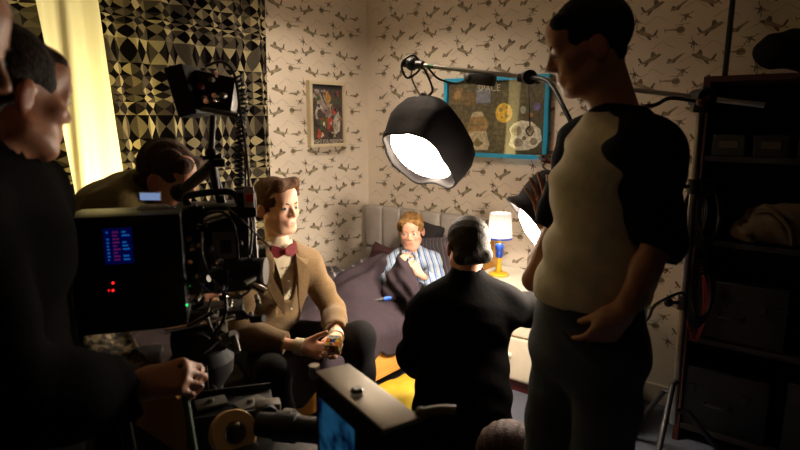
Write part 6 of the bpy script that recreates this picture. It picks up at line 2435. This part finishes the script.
# roll of tape
tp_ = P(233, 433, 1.34)
tn = (-FH * .70 + RT * .52 + ZU * .42).normalized()
rt_ = thing('tape_roll', 'beige roll of camera tape hanging at the front of the dolly', 'tape', tp_)
obj('tape', MB().lathe(tp_ - tn * .018, tn, [(0, .026), (0, .050), (.003, .052), (.033, .052), (.036, .050), (.036, .026), (0, .026)], 40), mat('beige_tape', (214, 176, 116), .6, var=.08), rt_, smooth=True, auto=40)
obj('cardboard_core', MB().lathe(tp_ - tn * .018, tn, [(.001, .0235), (.001, .0262), (.035, .0262), (.035, .0235), (.001, .0235)], 32), mat('cardboard', (120, 88, 54), .8), rt_, smooth=True, auto=40)
hk = P(226, 424, 1.40)
obj('hook_rod', MB().cyl(tp_ + tn * .03 + ZU * .018, tp_ - tn * .10 + ZU * .018, .005).ball(tp_ + tn * .03 + ZU * .018, .007), M_chrome, dolly, smooth=True, auto=40)

# lens parts lying beside the monitor, on a small shelf of the dolly
lp = P(290, 424, 1.30)
le = thing('lens_case_barrel', 'dark zoom lens barrel lying in front of the seated man', 'lens', lp)
obj('barrel', MB().lathe(lp - RT * .07, RT * .95 - FH * .2, [(0, .001), (0, .026), (.04, .028), (.042, .033), (.09, .033), (.092, .028), (.15, .028), (.15, .001)], 24), M_cam, le, smooth=True, auto=40)
obj('zoom_ring', MB().lathe(lp - RT * .015, RT * .95 - FH * .2, [(0, .030), (0, .0345), (.022, .0345), (.022, .030), (0, .03)], 24), M_cam2, le, smooth=True, auto=40)
lp2 = P(268, 408, 1.40)
le2 = thing('focus_motor', 'small grey focus motor beside the dolly tray', 'motor', lp2)
obj('motor_body', MB().box(lp2, (.06, .04, .035), RC, .008), M_cam2, le2, smooth=True, auto=35)
obj('gear', MB().cyl(lp2 + CS * .02, lp2 + CS * .035, .02, n=24), M_rubber, le2, smooth=True, auto=40)
# shelf under both
q = P(285, 436, 1.36)
obj('front_shelf', MB().box(q - ZU * .012, (.26, .16, .014), RC, .003).cyl(q - ZU * .02, level(q) + ZU * .22 - CA * .18, .016), M_cam, dolly, smooth=True, auto=35)

# green weave bag / printed cloth seen between camera and coat
def printed_mat():
    m = mat('printed_paper', (150, 132, 96), .85, var=.15, vscale=30)
    nt = m.node_tree
    b = nt.nodes['Principled BSDF']
    tc = nt.nodes.new('ShaderNodeTexCoord')
    vo = nt.nodes.new('ShaderNodeTexNoise')
    vo.inputs['Scale'].default_value = 34
    vo.inputs['Detail'].default_value = 3
    nt.links.new(tc.outputs['Object'], vo.inputs['Vector'])
    cr = nt.nodes.new('ShaderNodeValToRGB')
    cr.color_ramp.interpolation = 'CONSTANT'
    cr.color_ramp.elements[0].color = srgb(46, 40, 34)
    cr.color_ramp.elements[1].position = .45
    cr.color_ramp.elements[1].color = srgb(104, 90, 64)
    e = cr.color_ramp.elements.new(.56)
    e.color = srgb(176, 158, 120)
    nt.links.new(vo.outputs['Fac'], cr.inputs[0])
    nt.links.new(cr.outputs[0], b.inputs['Base Color'])
    return m


vs, fs = [], []
qa, qb, qc, qd = P(82, 328, 1.62), P(128, 326, 1.70), P(150, 372, 1.52), P(86, 376, 1.45)
n = 12
for j in range(n + 1):
    for i in range(n + 1):
        u, v = i / n, j / n
        p = qa.lerp(qb, u).lerp(qd.lerp(qc, u), v)
        p = p + ZU * (.012 * math.sin(6 * u + 2 * v) + .014 * mnoise.noise(Vector((u * 4, v * 4, 2))))
        vs.append(p)
for j in range(n):
    for i in range(n):
        fs.append((j * (n + 1) + i, j * (n + 1) + i + 1, (j + 1) * (n + 1) + i + 1, (j + 1) * (n + 1) + i))
po = obj('call_sheet', (vs, fs), printed_mat(), smooth=True, label='crumpled printed sheet lying below the camera recorder', cat='paper')
so2 = po.modifiers.new('thickness', 'SOLIDIFY')
so2.thickness = .003
# a dark accessory pouch carrying the sheet
pc = (qa + qb + qc + qd) / 4
obj('accessory_shelf', MB().box(pc - ZU * .045, (.24, .18, .03), RC, .01).cyl(pc - ZU * .05, level(pc) + ZU * .215 + CA * .06, .018), M_cam, dolly, smooth=True, auto=35)

# ------------------------------------------------------------------ small monitor in the foreground
ZT = 1.06
def at_z(px, py, z):
    d = P(px, py, 1.0) - C0
    return C0 + d * ((z - CAM_Z) / d.z)


A_, B_, C_, D_ = at_z(316, 372, ZT), at_z(348, 364, ZT), at_z(384, 430, ZT), at_z(419, 416, ZT)
xl = (C_ - A_)
yl = (B_ - A_)
L1, W1 = xl.length, yl.length
Rmo = frame(xl)
H1 = .20
mct = (A_ + B_ + C_ + D_) / 4 - ZU * H1 / 2
fm = thing('field_monitor', 'black field monitor with a grey lid and blue picture, out of focus in front', 'monitor', mct - ZU * (H1 / 2))
M_lid = mat('grey_lid_metal', (132, 124, 110), .38, metal=.85, var=.12)
obj('housing', MB().box(mct - ZU * .004, (L1, W1, H1 - .008), Rmo, .006), M_cam, fm, smooth=True, auto=35)
obj('lid', MB().box(mct + ZU * (H1 / 2 - .003), (L1 + .004, W1 + .004, .008), Rmo, .003), M_lid, fm, smooth=True, auto=35)
fn_ = Rmo @ Vector((0, 1, 0))
if fn_.dot(C0 - mct) < 0 and fn_.dot(-RT) < 0:
    fn_ = -fn_
if fn_.dot(RT) > 0:
    fn_ = -fn_
face = mct + fn_ * (W1 / 2)
xd = xl.normalized()
obj('screen_bezel', MB().box(face + fn_ * .001, (L1 * .96, .006, H1 * .86), Rmo, .002), M_rubber, fm)


def screen_mat():
    m = bpy.data.materials.new('monitor_picture')
    m.use_nodes = True
    nt = m.node_tree
    nt.nodes.remove(nt.nodes['Principled BSDF'])
    e = nt.nodes.new('ShaderNodeEmission')
    tc = nt.nodes.new('ShaderNodeTexCoord')
    nz = nt.nodes.new('ShaderNodeTexNoise')
    nz.inputs['Scale'].default_value = 22
    nt.links.new(tc.outputs['Object'], nz.inputs['Vector'])
    cr = nt.nodes.new('ShaderNodeValToRGB')
    cr.color_ramp.elements[0].position = .38
    cr.color_ramp.elements[0].color = srgb(4, 22, 56)
    cr.color_ramp.elements[1].position = .62
    cr.color_ramp.elements[1].color = srgb(44, 108, 150)
    nt.links.new(nz.outputs['Fac'], cr.inputs[0])
    nt.links.new(cr.outputs[0], e.inputs[0])
    e.inputs[1].default_value = .22
    nt.links.new(e.outputs[0], nt.nodes['Material Output'].inputs['Surface'])
    return m


obj('screen', MB().box(face + fn_ * .0045 - xd * L1 * .14 - ZU * .01, (L1 * .56, .002, H1 * .66), Rmo), screen_mat(), fm)
obj('green_strip', MB().box(face + fn_ * .0045 + xd * L1 * .33 - ZU * .02, (L1 * .09, .002, H1 * .4), Rmo), emis('green_glow', (10, 110, 30), .35), fm)
kq = at_z(357, 394, ZT) + ZU * .006
obj('knob', MB().cyl(kq, kq + ZU * .007, .013, .008, n=16), M_cam2, fm, smooth=True, auto=40)
kc = at_z(314, 366, ZT) - ZU * .004
obj('corner_bolt', MB().cyl(kc - ZU * .02, kc + ZU * .006, .011, n=16).cyl(kc - ZU * .012, A_ - ZU * .012 + (B_ - A_) * .3, .006), M_chrome, fm, smooth=True, auto=40)
hq = at_z(421, 414, ZT)
ha = P(456, 410, .98)
obj('handle', MB().tube(spline([D_ - ZU * .01, hq, (hq + ha) / 2 + ZU * .004, ha], 5), .008).ball(hq, .012), mat('tan_handle', (120, 104, 62), .5), fm, smooth=True)
obj('mount_arm', MB().cyl(mct - ZU * (H1 / 2), mct - ZU * (H1 / 2 + .10), .014), M_cam, fm, smooth=True, auto=40)
mz = (mct - ZU * (H1 / 2 + .10)).z
ms_ = thing('monitor_stand', 'dark three legged stand below the foreground monitor', 'stand', level(mct))
obj('post', MB().cyl(level(mct) + ZU * .3, level(mct) + ZU * mz, .018), M_cam, ms_, smooth=True, auto=40)
for i in range(3):
    an = .3 + i * 2 * math.pi / 3
    dv = Vector((math.cos(an), math.sin(an), 0))
    obj('leg', MB().tube([level(mct) + ZU * .55, level(mct) + dv * .08 + ZU * .5, level(mct) + dv * .28 + ZU * .012], .011), M_cam, ms_, smooth=True)
